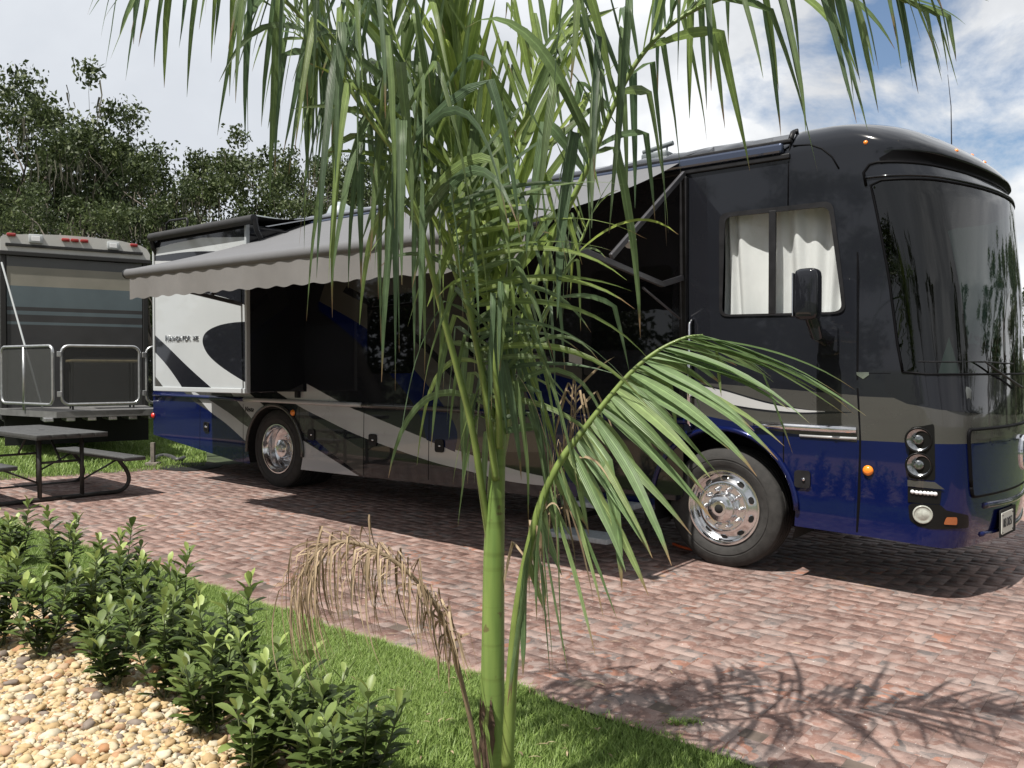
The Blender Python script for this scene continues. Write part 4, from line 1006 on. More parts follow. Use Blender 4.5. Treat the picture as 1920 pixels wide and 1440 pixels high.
# grille panel with emblem (mirrored about the centre line)
gp = [uv(*p) for p in c8((838, 300), (850, 285), (1344, 265))]; gb = [uv(*p) for p in c8((900, 845), (950, 875), (1344, 820))]
gx0, gz1, gz0 = gp[0][0], .5 * (gp[0][1] + gp[-1][1]), .5 * (gb[0][1] + gb[-1][1])
print('grille', gp, gb)
gout = rpoly([(gx0 + .09, gz0), (2 * UC - gx0 - .09, gz0), (2 * UC - gx0, gz1), (gx0, gz1)], .07, 8)
zsplit = vg0
gr_ = surf_mesh('grille_panel', dens(gout, .05), [([(gx0 - .2, zsplit), (2 * UC, zsplit), (2 * UC, 2), (gx0 - .2, 2)][0:2] + [(2 * UC - gx0 + .2, zsplit)] + [(2 * UC - gx0 + .2, 1.35), (gx0 - .2, 1.35)], 1)], [], [M_blue, M_gun], rv, off=.014, grid=fullgrid)
strip('panel_gap', dens(gout, .05) + [gout[0]], .014, M_seam, gr_, .004)
M_enamel = mat('emblem_enamel', (.015, .04, .28), .15, coat=1)
em = None
c = S(UC - 0.0, uv(1907, 851)[1] if 0 else .5 * (gz0 + gz1)); 
ez = uv(1905, 851)[1]; c = S(UC, ez); print('emblem z', ez, proj(l2w(c)))
b2 = MB(); b2.lathe([(0, -.026), (.10, -.026), (.112, -.022)], (0, 0, 0), 'y', 40, 0); b2.lathe([(.112, -.020), (.118, -.030), (.128, -.028), (.132, -.012), (.132, .01)], (0, 0, 0), 'y', 40, 1)
eo_ = b2.build('emblem', [M_enamel, M_chrome], rv, autos=40); eo_.location = c; eo_.rotation_euler = (0, 0, R(90)); eo_.scale = (1, 1, 1.05); eo_['label'] = 'round blue enamel emblem with chrome ring'
text('HR', 'lettering', M_chrome, eo_, (0, -.03, -.035), .13, align='CENTER', ext=.003, shear=.2)
mbx = MB(); mbx.tube([(.07 * math.cos(R(a_)), -.031, -.055 + .022 * math.sin(R(a_))) for a_ in range(150, 400, 20)], .006, 6); mbx.build('flourish', M_chrome, eo_)
# bumper ledges and number plate
for (vv, r, m_) in ((gz0 - .07, .018, M_blue), (.62, .02, M_black), (.42, .022, M_blue)):
    strip('bumper_crease', [(U0 + LEN * .62 + (LEN * .76) * i / 30, vv - .02 * math.sin(math.pi * i / 30)) for i in range(31)], r, m_, rv, -.004)
uc_ = uv(1880, 977); plc = S(*uc_); pn = nrm(*uc_); print('plate', uc_, plc)
pe_ = empty('number_plate', plc + Vector((.03, 0, 0)), R(90) - .10); pe_.parent = rv; pe_['label'] = 'pale number plate on dark mounting plate'
M_plate = mat('plate_paint', (.62, .63, .58), .5, nscale=30, namp=.08); M_ink = mat('plate_ink', (.03, .03, .035), .6)
mb = MB(); mb.prism(rrect(-.165, .25, -.10, .10, .015), lambda p: (p[0], .004, p[1]), lambda p: (p[0], .012, p[1])); mb.build('plate_mount', M_under, pe_)
mb = MB(); mb.prism(rrect(-.153, .153, -.078, .078, .012), lambda p: (p[0], -.002, p[1]), lambda p: (p[0], .002, p[1])); mb.build('plate', M_plate, pe_)
text('003 D0257', 'lettering', M_ink, pe_, (0, -.004, -.03), .085, align='CENTER', ext=.001, fontscale=(.62, 1.1, 1))
mb = MB()
for q in ((-.13, .06), (.13, .06), (-.13, -.065), (.13, -.065)): mb = MB(); mb.lathe([(.007, -.003), (.005, -.006), (0, -.007)], (q[0], 0, q[1]), 'y', 8); mb.build('plate_screw', M_ink, pe_)
# wipers
mb = MB(); wp = [uv(*p) for p in ((1905, 727), (1870, 703), (1835, 678))]; mb.tube([S(*p) + nrm(*p) * .04 for p in wp], [.010, .008, .006], 8)
wb_ = [uv(*p) for p in ((1722, 678), (1780, 679), (1835, 678), (1895, 682))]; mb.tube([S(*p) + nrm(*p) * .016 for p in wb_], .005, 6)
mb.build('wiper', M_trim, rv, autos=50)
mb = MB(); k = uv(1618, 703); 
patch('badge', [(k[0] - .03, k[1] + .02), (k[0] + .03, k[1] + .02), (k[0] + .03, k[1]), (k[0], k[1] - .03), (k[0] - .03, k[1])], M_chrome, .004)
# cab interior seen through the glass
M_dash = mat('dash_vinyl', (.09, .10, .10), .6, nscale=12, namp=.2); M_intr = mat('interior_trim', (.05, .045, .04), .8)
mb = MB(); mb.box(1.05, 1.74, .16, 2.38, 1.30, 1.50, 0, .06); mb.build('dashboard', M_dash, rv, autos=50)
mb = MB(); mb.box(-1.1, -1.04, .25, 2.4, 1.1, 3.2); mb.box(-1.0, 1.3, .05, 2.5, 3.16, 3.2); mb.box(-1.0, 1.0, 2.38, 2.42, 1.2, 3.16); mb.build('cab_bulkhead_light_block', M_intr, rv)  # far-side panel added to block light from the opposite window opening
for y in (.65, 1.9):
    mb = MB(); mb.box(.05, .6, y - .28, y + .28, 1.35, 1.6, 0, .06); mb.box(-.05, .15, y - .27, y + .27, 1.55, 2.25, 0, .07); mb.box(-.04, .10, y - .14, y + .14, 2.25, 2.45, 0, .05); mb.build('cab_seat', M_dash, rv, autos=50)
mb = MB(); mb.add([(1.5, .3, 1.49), (1.62, .62, 1.49), (1.66, .34, 1.49), (1.56, .42, 1.82), (1.5, .55, 1.70)], [(0, 1, 3), (1, 2, 3), (2, 0, 3), (0, 1, 4), (1, 3, 4)]); mb.build('folded_sunshade', M_curtain, rv)

# ---- roof kit
def roofpt(u, v, y): return side(u, v, -y)
M_shroud = mat('roof_shroud', (.13, .15, .16), .5, nscale=8, namp=.1)
x, z = roofpt(468, 407, .9); mb = MB(); mb.box(x - .7, x + .3, .75, 1.45, 3.44, z + .0, 0, .07); mb.build('air_conditioner', M_shroud, rv, autos=50)
x, z = roofpt(638, 385, 1.1); mb = MB(); mb.lathe([(.0, .0), (.36, 0), (.36, .05), (.33, .16), (.25, .26), (.12, .32), (0, .335)], (0, 0, 0), 'z', 28); o = mb.build('satellite_dome', mat('dome_shell', (.30, .34, .37), .35, coat=.5), rv, smooth=True); o.location = (x, 1.1, 3.48); o.scale = (.55, .55, .95)
x, z = roofpt(1232, 266, .5); mb = MB(); mb.box(x - .14, x + .12, .45, .8, 3.46, 3.54, 0, .02); mb.tube([(x - .14, .5, 3.56), (x + .16, .5, 3.60)], .022, 8); mb.tube([(x - .1, .5, 3.45), (x - .04, .5, 3.57)], .010, 6); mb.tube([(x + .1, .5, 3.45), (x + .1, .5, 3.58)], .010, 6); mb.build('tv_antenna', M_shroud, rv, autos=50)
mb = MB(); q0_, q1_ = roofpt(312, 423, .25), roofpt(352, 413, .25); mb.tube([(q0_[0], .25, 3.44), (q0_[0], .25, q0_[1] + .02), (q0_[0] + .1, .25, q0_[1] + .06), (q1_[0] - .02, .25, q1_[1] + .03), (q1_[0], .25, q1_[1] - .02), (q1_[0] - .05, .25, 3.44)], .016, 8); mb.build('ladder_rail', M_trim, rv, smooth=True)
q = side(1785, 260, -1.9); q2 = side(1777, 140, -1.9); mb = MB(); mb.tube([(q[0], 1.9, 3.38), (q[0] - .01, 1.9, (q[1] + q2[1]) / 2), (q2[0], 1.9, q2[1])], [.006, .0035, .002], 6); mb.build('whip_antenna', M_trim, rv)
# ------------------------------------------------------------------ toy hauler trailer with fold-down patio deck
TLX = at(4, 600, 13.3); TRX = at(279, 600, 14.5)
tv = (TRX - TLX); tv.z = 0; TWd = tv.length; tyaw = math.atan2(tv.y, tv.x)
gt = gz(*TLX.xy)
tr = empty('toy_hauler_trailer', (TLX.x, TLX.y, 0), tyaw, 'grey striped trailer behind the motorhome with fold-down railed deck', 'trailer')
def tl(u, v, dep=0.0):                     # pixel -> trailer rear plane coordinates (x along the rear wall, z); dep towards the camera
    d = ray(u, v); n = Vector((-math.sin(tyaw), math.cos(tyaw), 0)); q = TLX.copy(); q.z = 0; q = q - n * dep
    t_ = (q - O).dot(n) / d.dot(n); p = O + d * t_ - Vector((TLX.x, TLX.y, 0)); return p.x * math.cos(tyaw) + p.y * math.sin(tyaw), p.z
ztop = tl(4, 437)[1]; zbot = tl(140, 770)[1]; print('trailer', TWd, ztop, zbot)
M_tg = mat('trailer_grey', (.085, .088, .092), .5, nscale=3, namp=.1); M_td = mat('trailer_charcoal', (.038, .038, .040), .5, nscale=3, namp=.15)
M_tt = mat('trailer_tan', (.23, .22, .185), .5, nscale=3, namp=.08); M_tb = mat('trailer_blue_grey', (.095, .125, .14), .5, nscale=3, namp=.08); M_cap = mat('trailer_cap', (.50, .50, .48), .45, nscale=3, namp=.08)
M_dk = mat('trailer_black', (.012, .012, .012), .6); M_rl = mat('red_lamp_dull', (.30, .02, .018), .3, coat=.5)
LT = 10.0
mb = MB(); mb.box(0, TWd, .05, LT, .75, ztop - .35, 0, .04); mb.build('body', M_dk, tr)
# rounded rear cap
mb = MB(); zc0 = tl(140, 480)[1]
top = [(-.02, zc0), (-.02, ztop - .09)] + [( -.02 + .10 * (1 - math.cos(R(a_))), ztop - .09 + .07 * math.sin(R(a_))) for a_ in (30, 60, 90)] + [(TWd * t_, ztop - .02 + .06 * math.sin(math.pi * t_)) for t_ in (.2, .4, .6, .8)] + [(TWd - .12, ztop - .04), (TWd - .03, ztop - .09), (TWd + .02, ztop - .18), (TWd + .02, zc0)]
mb.prism(top, lambda p: (p[0], -.04, p[1]), lambda p: (p[0], LT, p[1])); mb.build('roof_cap', M_cap, tr, autos=30)
mb = MB(); mb.box(-.03, TWd + .03, -.075, -.03, zc0 - .06, zc0 + .01, 0, .01); mb.box(.05, TWd - .1, -.07, -.035, tl(140, 470)[1], tl(140, 465)[1], 0, .005); mb.build('drip_rail', M_dk, tr)
# rear ramp wall: horizontal colour bands
x0_, x1_ = tl(13, 600)[0], tl(266, 600)[0]
zs_ = [tl(140, v)[1] for v in (488, 505, 541, 577, 584, 590, 606, 611, 700, 775)]
band = [2, 1, 3, 0, 3, 0, 3, 0, 0]
zs_ = [tl(140, v)[1] for v in (488, 506, 541, 579, 586, 593, 606, 611, 660, 775)]
band = [0, 1, 2, 3, 2, 3, 2, 3, 3]
mb = MB()
for i in range(9): mb.box(x0_, x1_, -.03, .03, zs_[i + 1], zs_[i], band[i])
mb.build('rear_wall', [M_tg, M_tt, M_tb, M_td], tr)
for q_ in (x1_ + .01, x0_ - .09): mb = MB(); mb.box(q_, q_ + .08, -.05, .04, .8, zc0 - .05, 0, .01); mb.build('corner_post', M_dk, tr)
for (u, v, w_, h_, m_, nm) in ((21, 440, .13, .055, M_rl, 'marker_lamp'), (123, 450, .12, .055, M_rl, 'marker_lamp'), (140, 451, .12, .055, M_rl, 'marker_lamp'), (158, 452, .12, .055, M_rl, 'marker_lamp'), (251, 460, .12, .055, M_rl, 'marker_lamp'),
                                (67, 448, .20, .14, M_white, 'flood_lamp'), (212, 461, .19, .13, M_white, 'flood_lamp')):
    x, z = tl(u, v, .05); mb = MB(); mb.box(x - w_ / 2, x + w_ / 2, -.085, -.038, z - h_ / 2, z + h_ / 2, 0, .018); o = mb.build(nm, m_, tr, autos=40)
    if nm == 'flood_lamp': mb = MB(); mb.box(x - w_ * .3, x + w_ * .3, -.09, -.08, z - h_ * .28, z + h_ * .28, 0, .005); mb.build('lens', M_led, o)
mb = MB(); mb.box(.2, TWd - .2, .2, LT, .55, .78); mb.build('chassis', M_dk, tr)
for yy in (3.4, 4.4):
    for xx in (.05, TWd - .3):
        mb = MB(); mb.lathe([(.2, .0), (.36, 0), (.38, .03), (.38, .22), (.36, .25), (.2, .25)], (xx, yy, .38 + gt), 'x', 28); mb.build('wheel', M_tyre, tr)
# rear skirt hanging below the deck
mb = MB(); mb.box(0.02, TWd - .02, -.02, .03, gt + .12, 1.0); mb.build('rear_skirt', M_dk, tr)
# deck, traced in the world: corner A nearest
def wl_(p): d = Vector((p[0] - TLX.x, p[1] - TLX.y, 0)); return (d.x * math.cos(tyaw) + d.y * math.sin(tyaw), -d.x * math.sin(tyaw) + d.y * math.cos(tyaw))
YA_ = 12.15
A = at(106, 772, YA_); dz_ = A.z; B_ = at(300, 764, 12.15 * (772 - 693) / (768 - 693)); B_.z = dz_
Bk = O + ray(2, 767) * ((dz_ - CAMZ) / ray(2, 767).z); A = Vector((A.x, A.y, dz_))
B_ = O + ray(300, 767.0) * ((dz_ - CAMZ) / ray(300, 767.0).z)
A2, B2, K2 = wl_(A), wl_(B_), wl_(Bk); print('deck', A, B_, Bk, A2, B2, K2, dz_)
K2 = (K2[0], min(-.05, K2[1]))
M_deck = mat('deck_edge', (.22, .22, .22), .45, metal=.5, nscale=8, namp=.15); M_galv = mat('galvanised_tube', (.50, .51, .52), .32, metal=.8, nscale=20, namp=.12)
dp_ = [K2, A2, B2, (B2[0] + .1, 0), (K2[0], 0)]
mb = MB(); mb.prism(dp_, lambda p: (p[0], p[1], dz_), lambda p: (p[0], p[1], dz_ - .09)); dk_ = mb.build('deck', M_deck, tr)
for i in range(6):
    x = A2[0] + (B2[0] - A2[0]) * (i - .3) / 5; y = A2[1] + (B2[1] - A2[1]) * (i - .3) / 5; mb = MB(); mb.box(x - .06, x + .06, y + .10, y + .7, dz_ - .15, dz_ - .092, 0, .01); mb.build('deck_bracket', M_galv, dk_)
M_mesh = mat('railing_mesh', (.035, .037, .036), .7, nscale=60, namp=.2); 
mt_ = M_mesh.node_tree; b_n = mt_.nodes['Principled BSDF']; tpn = mt_.nodes.new('ShaderNodeBsdfTransparent'); mxn = mt_.nodes.new('ShaderNodeMixShader'); mxn.inputs[0].default_value = .22
mt_.links.new(b_n.outputs[0], mxn.inputs[1]); mt_.links.new(tpn.outputs[0], mxn.inputs[2]); mt_.links.new(mxn.outputs[0], mt_.nodes['Material Output'].inputs[0])
def panel(p, q, h0, h1, name='railing_panel', mids=(), lbl=None):
    p = Vector((p[0], p[1], 0)); q = Vector((q[0], q[1], 0)); d = q - p; L_ = d.length; d.normalize()
    e = empty(name); e.parent = tr
    if lbl: e['label'] = lbl
    o = rrect(.03, L_ - .03, h0, h1, .10, 6); P_ = [p + d * a_ + Vector((0, 0, b_)) for a_, b_ in o]; P_.append(P_[0])
    mb = MB(); mb.tube(P_, .022, 8, cap=False)
    mb.build('tube_frame', M_galv, e, smooth=True)
    for m_ in mids: mb = MB(); mb.tube([p + d * m_ + Vector((0, 0, h0 - .1)), p + d * m_ + Vector((0, 0, h1))], .022, 8); mb.build('upright', M_galv, e, smooth=True)
    mb = MB(); nn = len(o); vs = [p + d * (L_ / 2 + (a_ - L_ / 2) * .97) + Vector((0, 0, (h0 + h1) / 2 + (b_ - (h0 + h1) / 2) * .97)) for a_, b_ in o]; mb.add(vs, [tuple(range(nn))]); mb.build('mesh_screen', M_mesh, e)
    for zz in (h0 + .15, h1 - .12): mb = MB(); mb.box(p.x - .03, p.x + .03, p.y - .03, p.y + .03, zz - .04, zz + .04, 0, .008); mb.build('clamp', M_galv, e)
    return e
h0_ = dz_ + .10; h1_ = dz_ + (772 - 648) / F * YA_
la = Vector((A2[0], A2[1], 0)); lb = Vector((B2[0], B2[1], 0)); dd = (lb - la).normalized()
s1 = la + dd * .04; Lp = (250 - 110) / F * YA_ * 1.035
s2 = s1 + dd * Lp
panel(K2, la - dd * .03, h0_, h1_, mids=(Vector((A2[0] - K2[0], A2[1] - K2[1])).length * .45,), lbl='railing panel along the deck side')
panel(s1, s2, h0_, h1_); panel(s2 + dd * .04, s2 + dd * (.04 + Lp), h0_, h1_)
# folding table behind the mesh, seen dimly on the deck
tb = wl_(at(155, 680, 13.0)); tbz = at(200, 677, 13.0).z
mb = MB(); mb.box(tb[0] - .2, tb[0] + .75, tb[1] - .2, tb[1] + .3, tbz - .02, tbz + .02, 0, .01)
tb_ = MB()
ft = empty('folding_table', (0, 0, 0)); 
o = mb.build('tabletop', mat('table_laminate', (.42, .36, .22), .4, nscale=20), ft)
for (a_, b_) in ((-.15, -.1), (.7, -.1), (-.15, .2), (.7, .2)):
    m2 = MB(); m2.tube([(tb[0] + a_, tb[1] + b_, dz_), (tb[0] + a_, tb[1] + b_, tbz - .02)], .014, 6); m2.build('leg', M_dk, ft)
ft.location = (TLX.x, TLX.y, 0); ft.rotation_euler = (0, 0, tyaw); tag(ft, 'tan topped folding table on the deck behind mesh railing', 'table')
# white support pole from wall to deck
p0 = at(3, 492, 13.0); p1 = at(79, 764, 12.35)
mb = MB(); mb.tube([wl_(p0) + (p0.z,), wl_(p1) + (p1.z,)], .014, 8); ob = mb.build('deck_cable', M_white, tr); ob['label'] = 'slanting white deck support cable'

# ------------------------------------------------------------------ picnic table
M_pt = mat('table_recycled_board', (.055, .056, .056), .55, nscale=25, namp=.3, bump=.15, bscale=60)
M_ptt = mat('table_leg_steel', (.030, .028, .026), .5, nscale=14, namp=.3)
zt = .175
TN = at(68, 821, 8.95); TE = at(203, 816, 8.95 + .25)       # near end of the table top, left and right corners
gp_ = gz(TN.x, TN.y)
# end direction e1 (across), long direction e2 (away to the left)
Ztop = gp_ + .74
def onz(u, v, z): d = ray(u, v); return O + d * ((z - CAMZ) / d.z)
TN = onz(68, 826, Ztop - .05); TE = onz(203, 818, Ztop - .05); print('table', TN, TE, (TE - TN).length)
e1 = (TE - TN); e1.z = 0; wt = e1.length; e1.normalize(); e2 = Vector((-e1.y, e1.x, 0))
if onz(75, 800, Ztop).x > 0: pass
pyaw = math.atan2(e1.y, e1.x)
pt = empty('picnic_table', (TN.x, TN.y, gp_), pyaw, 'dark grey picnic table with attached benches on the brick pavers', 'picnic table')
Wt = .76; sc_w = wt / Wt; print('table width', wt)
Wt = wt; LTb = 1.85
e = e1
mb = MB()
[mb.box(Wt * i / 5 + .0015, Wt * (i + 1) / 5 - .0015, 0, LTb, .70, .74, 0, .004) for i in range(5)]; mb.box(.006, Wt - .006, .006, LTb - .006, .69, .702); tt = mb.build('tabletop', M_pt, pt, autos=40)
mb = MB(); mb.lathe([(.0, .7405), (.025, .7405), (.03, .743), (.035, .7402)], (Wt / 2, LTb * .45, 0), 'z', 16); mb.build('parasol_plug', M_dk, tt)
for s_ in (-1, 1):
    xc = Wt / 2 + s_ * (Wt / 2 + .30)
    mb = MB(); mb.box(xc - .125, xc + .125, 0, LTb, .395, .44, 0, .010); mb.build('bench_seat', M_pt, pt, autos=40)
for yy in (.32, LTb - .32):
    for s_ in (-1, 1):
        xl = Wt / 2 + s_ * .22
        mb = MB(); mb.tube([(xl, yy, .03), (xl, yy, .69)], .024, 8); mb.build('leg', M_ptt, pt, smooth=True)
        xs_ = Wt / 2 + s_ * (Wt / 2 + .30)
        mb = MB(); P_ = spline([(Wt / 2, yy, .028), (Wt / 2 + s_ * .35, yy, .028), (xs_ - s_ * .03, yy, .03), (xs_ + s_ * .07, yy, .12), (xs_ + s_ * .06, yy, .24), (xs_ - s_ * .04, yy, .39)], 24); mb.tube(P_, .024, 8); mb.build('bench_leg', M_ptt, pt, smooth=True)
    mb = MB(); mb.tube([(Wt / 2, yy, .42), (Wt / 2, yy + (.3 if yy < 1 else -.3), .68)], .012, 6); mb.tube([(Wt / 2 - .22, yy, .42), (Wt / 2 + .22, yy, .42)], .014, 6); mb.build('brace', M_ptt, pt, smooth=True)
    for s_ in (-1, 1):
        xs_ = Wt / 2 + s_ * (Wt / 2 + .24); mb = MB(); mb.tube([(Wt / 2 + s_ * .22, yy, .20), (xs_, yy, .392)], .011, 6); mb.build('brace', M_ptt, pt, smooth=True)

# ------------------------------------------------------------------ small things on the ground
# hose and leveling blocks by the motorhome's tail
q = grd(300, 868); M_hose = mat('hose_rubber', (.05, .05, .052), .5)
mb = MB(); P_ = [grd(u, v) + Vector((0, 0, .03)) for u, v in ((283, 872), (292, 862), (306, 858), (320, 860), (333, 866), (345, 862))]; mb.tube(spline(P_, 24), .035, 8); o = mb.build('sewer_hose', M_hose, smooth=True); tag(o, 'black ribbed hose lying on grass behind the motorhome tail', 'hose')
q = grd(287, 873); mb = MB(); mb.box(-.09, .09, -.08, .08, 0, .05, 0, .01); mb.box(-.028, .028, -.028, .028, .05, .33, 0, .005); o = mb.build('utility_post', mat('post_wood', (.16, .14, .12), .8, nscale=12, namp=.3)); o.location = q; tag(o, 'short pale hookup post on the grass behind the motorhome', 'post')
q = grd(360, 876); mb = MB(); P_ = [(q.x + (.38 + .05 * math.sin(i * 2.1)) * math.cos(i * .524), q.y + .45 * math.sin(i * .524)) for i in range(12)]
mb.prism(P_, lambda p: (p[0], p[1], gz(*p) + .012), lambda p: (p[0], p[1], gz(*p) + .002)); o = mb.build('pad_and_shadow', M_dk); tag(o, 'flat black pad and shadow patch on pavers under motorhome rear corner', 'mat')  # one black sheet stands for the dark pad and its shadow
P_ = [grd(u, v) + Vector((0, 0, .012)) for u, v in ((1240, 1062 - 12), (1262, 1036), (1285, 1030), (1298, 1027))]; mb = MB(); mb.tube(spline([grd(u, v) + Vector((0, 0, .012)) for u, v in ((1262, 1022), (1272, 1026), (1285, 1030), (1298, 1033))], 10), .012, 6); o = mb.build('orange_cord', mat('cord_orange', (.75, .12, .03), .5), smooth=True); tag(o, 'short length of orange cord on pavers beside the front tyre', 'cord')
# ------------------------------------------------------------------ background oaks
M_bark = mat('oak_bark', (.115, .098, .082), .9, nscale=6, namp=.35, bump=.5, bscale=12)
M_oakleaf = leafmat('oak_leaf', [(0, (.026, .040, .017)), (.45, (.055, .078, .027)), (.8, (.10, .128, .045)), (1, (.17, .19, .085))], trans=.25, rough=.5, spec=.3)
M_moss = leafmat('spanish_moss', [(0, (.09, .088, .068)), (1, (.16, .155, .12))], trans=.2, rough=.9, spec=.1)
def leafcloud(centers, radii, per, size, seed, flat=.8):
    rg = np.random.default_rng(seed); Vs = []; Ts = []
    for c, r_ in zip(centers, radii):
        n = max(8, int(per * r_ ** 2)); d = rg.normal(size=(n, 3)); d /= np.linalg.norm(d, axis=1)[:, None]; rr = r_ * rg.random(n) ** .45
        # ragged outline: radius varies with direction
        k = 1 + .32 * np.sin(d[:, 0] * 5 + c[0] * 3) * np.sin(d[:, 1] * 6 + c[1] * 2) + .2 * np.sin(d[:, 2] * 9 + c[2])
        p = np.array(c) + d * (rr * k)[:, None] * np.array([1, 1, flat])
        s_ = size * rg.uniform(.55, 1.35, n); a = rg.normal(size=(n, 3)); a /= np.linalg.norm(a, axis=1)[:, None]
        b_ = np.cross(a, rg.normal(size=(n, 3))); b_ /= np.linalg.norm(b_, axis=1)[:, None]
        q = np.stack([p - a * s_[:, None], p - b_ * s_[:, None] * .5, p + a * s_[:, None], p + b_ * s_[:, None] * .5], 1)
        Vs.append(q.reshape(-1, 3)); tt = np.clip(rg.beta(2, 2.5, n) * .8 + .25 * rg.random(), 0, 1)
        Ts.append(np.repeat(np.stack([tt, rg.random(n), np.zeros(n)], 1), 4, axis=0))
    V_ = np.concatenate(Vs); T_ = np.concatenate(Ts); return V_, np.arange(len(V_)).reshape(-1, 4), T_
def make_tree(seed, H, W_, name='oak_tree', leafsize=.088, per=420, lean=0, moss=True, gap=.5):
    rd = random.Random(seed); e = empty(name); tb_ = MB(); cl = []; rad = []; tips = []
    def branch(p, d, L_, r, lev):
        n = 5; pts = [p]; q = p.copy(); dd = d.copy()
        for i in range(n):
            dd = (dd + Vector((rd.gauss(0, .16), rd.gauss(0, .16), rd.gauss(.03, .10)))).normalized(); q = q + dd * L_ / n; pts.append(q.copy())
        rs = [r * (1 - .5 * i / n) for i in range(n + 1)]; tb_.tube(pts, rs, 6 if lev else 9)
        if lev >= 3 or L_ < .5:
            tips.append(q); return
        for k in range(rd.choice((2, 3, 3)) if lev else 5):
            t_ = rd.uniform(.45, 1) if lev else rd.uniform(.35, 1); i = min(n - 1, int(t_ * n)); az = rd.uniform(0, 6.28); el = rd.uniform(.15, .9) if lev else rd.uniform(.1, .8)
            nd = Vector((math.cos(az) * math.cos(el), math.sin(az) * math.cos(el), math.sin(el))); nd = (nd * .8 + dd * .45).normalized()
            branch(pts[i + 1], nd, L_ * rd.uniform(.55, .8), rs[i + 1] * .6, lev + 1)
    branch(Vector((0, 0, 0)), Vector((lean, 0, 1)).normalized(), H * .42, H * .032, 0)
    mx = max(t_.z for t_ in tips); hx = max(math.hypot(t_.x, t_.y) for t_ in tips); sx = W_ / 2 / hx; sz = (H - .6) / mx
    sc_ = lambda p: Vector((p[0] * sx, p[1] * sx, p[2] * sz))
    tb_.v = [tuple(sc_(p)) for p in tb_.v]
    for t_ in tips:
        q = sc_(t_)
        for k in range(1):
            cl.append((q.x + rd.gauss(0, .35), q.y + rd.gauss(0, .35), q.z + rd.gauss(0, .3))); rad.append(rd.uniform(.40, .88))
    tb_.build('trunk', M_bark, e, smooth=True)
    V_, F_, T_ = leafcloud(cl, rad, per, leafsize, seed); nmesh('crown', V_, F_, M_oakleaf, e, tint=T_)
    if moss:
        mv = []; mf = []; mt = []
        for t_ in tips[::2]:
            q = sc_(t_)
            for k in range(7):
                x, y, z = q.x + rd.gauss(0, .5), q.y + rd.gauss(0, .5), q.z - rd.uniform(.1, .6); L_ = rd.uniform(.4, 1.3); a = rd.uniform(0, 3.14); wd = rd.uniform(.015, .045); o = len(mv); tt = rd.random()
                for j in range(4):
                    ww = wd * (1 - j / 3.3); xx = x + .05 * math.sin(j * 2 + k); mv += [(xx - math.cos(a) * ww, y - math.sin(a) * ww, z - L_ * j / 3), (xx + math.cos(a) * ww, y + math.sin(a) * ww, z - L_ * j / 3)]; mt += [(tt, .5, 0)] * 2
                for j in range(3): mf.append((o + 2 * j, o + 2 * j + 1, o + 2 * j + 3, o + 2 * j + 2))
        mo = nmesh('moss', mv, mf, M_moss, e, tint=np.array(mt)); mo['kind'] = 'stuff'
    return e
def place(e, x, y, rz, s=1, sz=None, label=None, cat='tree', group=None):
    e.location = (x, y, gz(x, y) - .05); e.rotation_euler = (0, 0, rz); e.scale = (s, s, sz or s); tag(e, label, cat, group)
def copy_thing(e):
    c = e.copy(); C.objects.link(c)
    for ch in e.children:
        k = ch.copy(); C.objects.link(k); k.parent = c
        for g_ in ch.children: m_ = g_.copy(); C.objects.link(m_); m_.parent = k
    return c
TR = [make_tree(11, 10, 8.5, per=680), make_tree(23, 10, 7.5, per=720, lean=.15), make_tree(37, 10, 9.5, per=680, lean=-.1), make_tree(52, 10, 6, per=760, moss=False)]
spots = [  # px, depth, top py, mesh, rotation, label
    (20, 27, 95, 0, .4, 'tallest oak at the far left behind the trailer'),
    (118, 29, 178, 1, 2.2, 'oak with sparse grey limbs, second from the left'),
    (205, 26, 232, 2, 4.0, 'dark oak rising above the trailer roof centre'),
    (300, 30, 232, 3, 1.0, 'slim oak with a detached round top clump above the trailer'),
    (420, 27, 268, 0, 5.1, 'moss-draped oak above the motorhome tail'),
    (520, 30, 262, 2, 2.9, 'broad oak behind the hanging left palm fronds'),
    (610, 26, 290, 1, .9, 'shorter oak behind the motorhome roof dome'),
    (60, 21, 330, 2, 3.3, 'low oak just behind the trailer, left side'),
    (330, 22, 335, 1, 4.6, 'low oak in the gap between trailer and motorhome'),
    (700, 34, 300, 3, 5.8, 'far oak half hidden by the palm crown'),
    (1940, 42, 500, 3, 2.0, 'distant oak at the right edge beyond the windshield'),
    (-110, 24, 60, 3, 0.2, 'oak cut by the left edge of the view'),
    (470, 20, 350, 3, 3.3, 'bushy small oak close behind the motorhome tail'),
    (190, 33, 265, 0, 1.3, 'farther oak showing between two nearer ones above the trailer'),
]
used = set()
for (u, Y, top_, k, rz, lb_) in spots:
    x = (u - 960) / F * Y; h = (693 - top_) / F * Y + CAMZ - gz(x, Y)
    if k in used: e_ = copy_thing(TR[k])
    else: e_ = TR[k]; used.add(k)
    s = h / 10; place(e_, x, Y, rz, s * .86, s, lb_, 'oak tree', 'oaks standing behind the campsite')
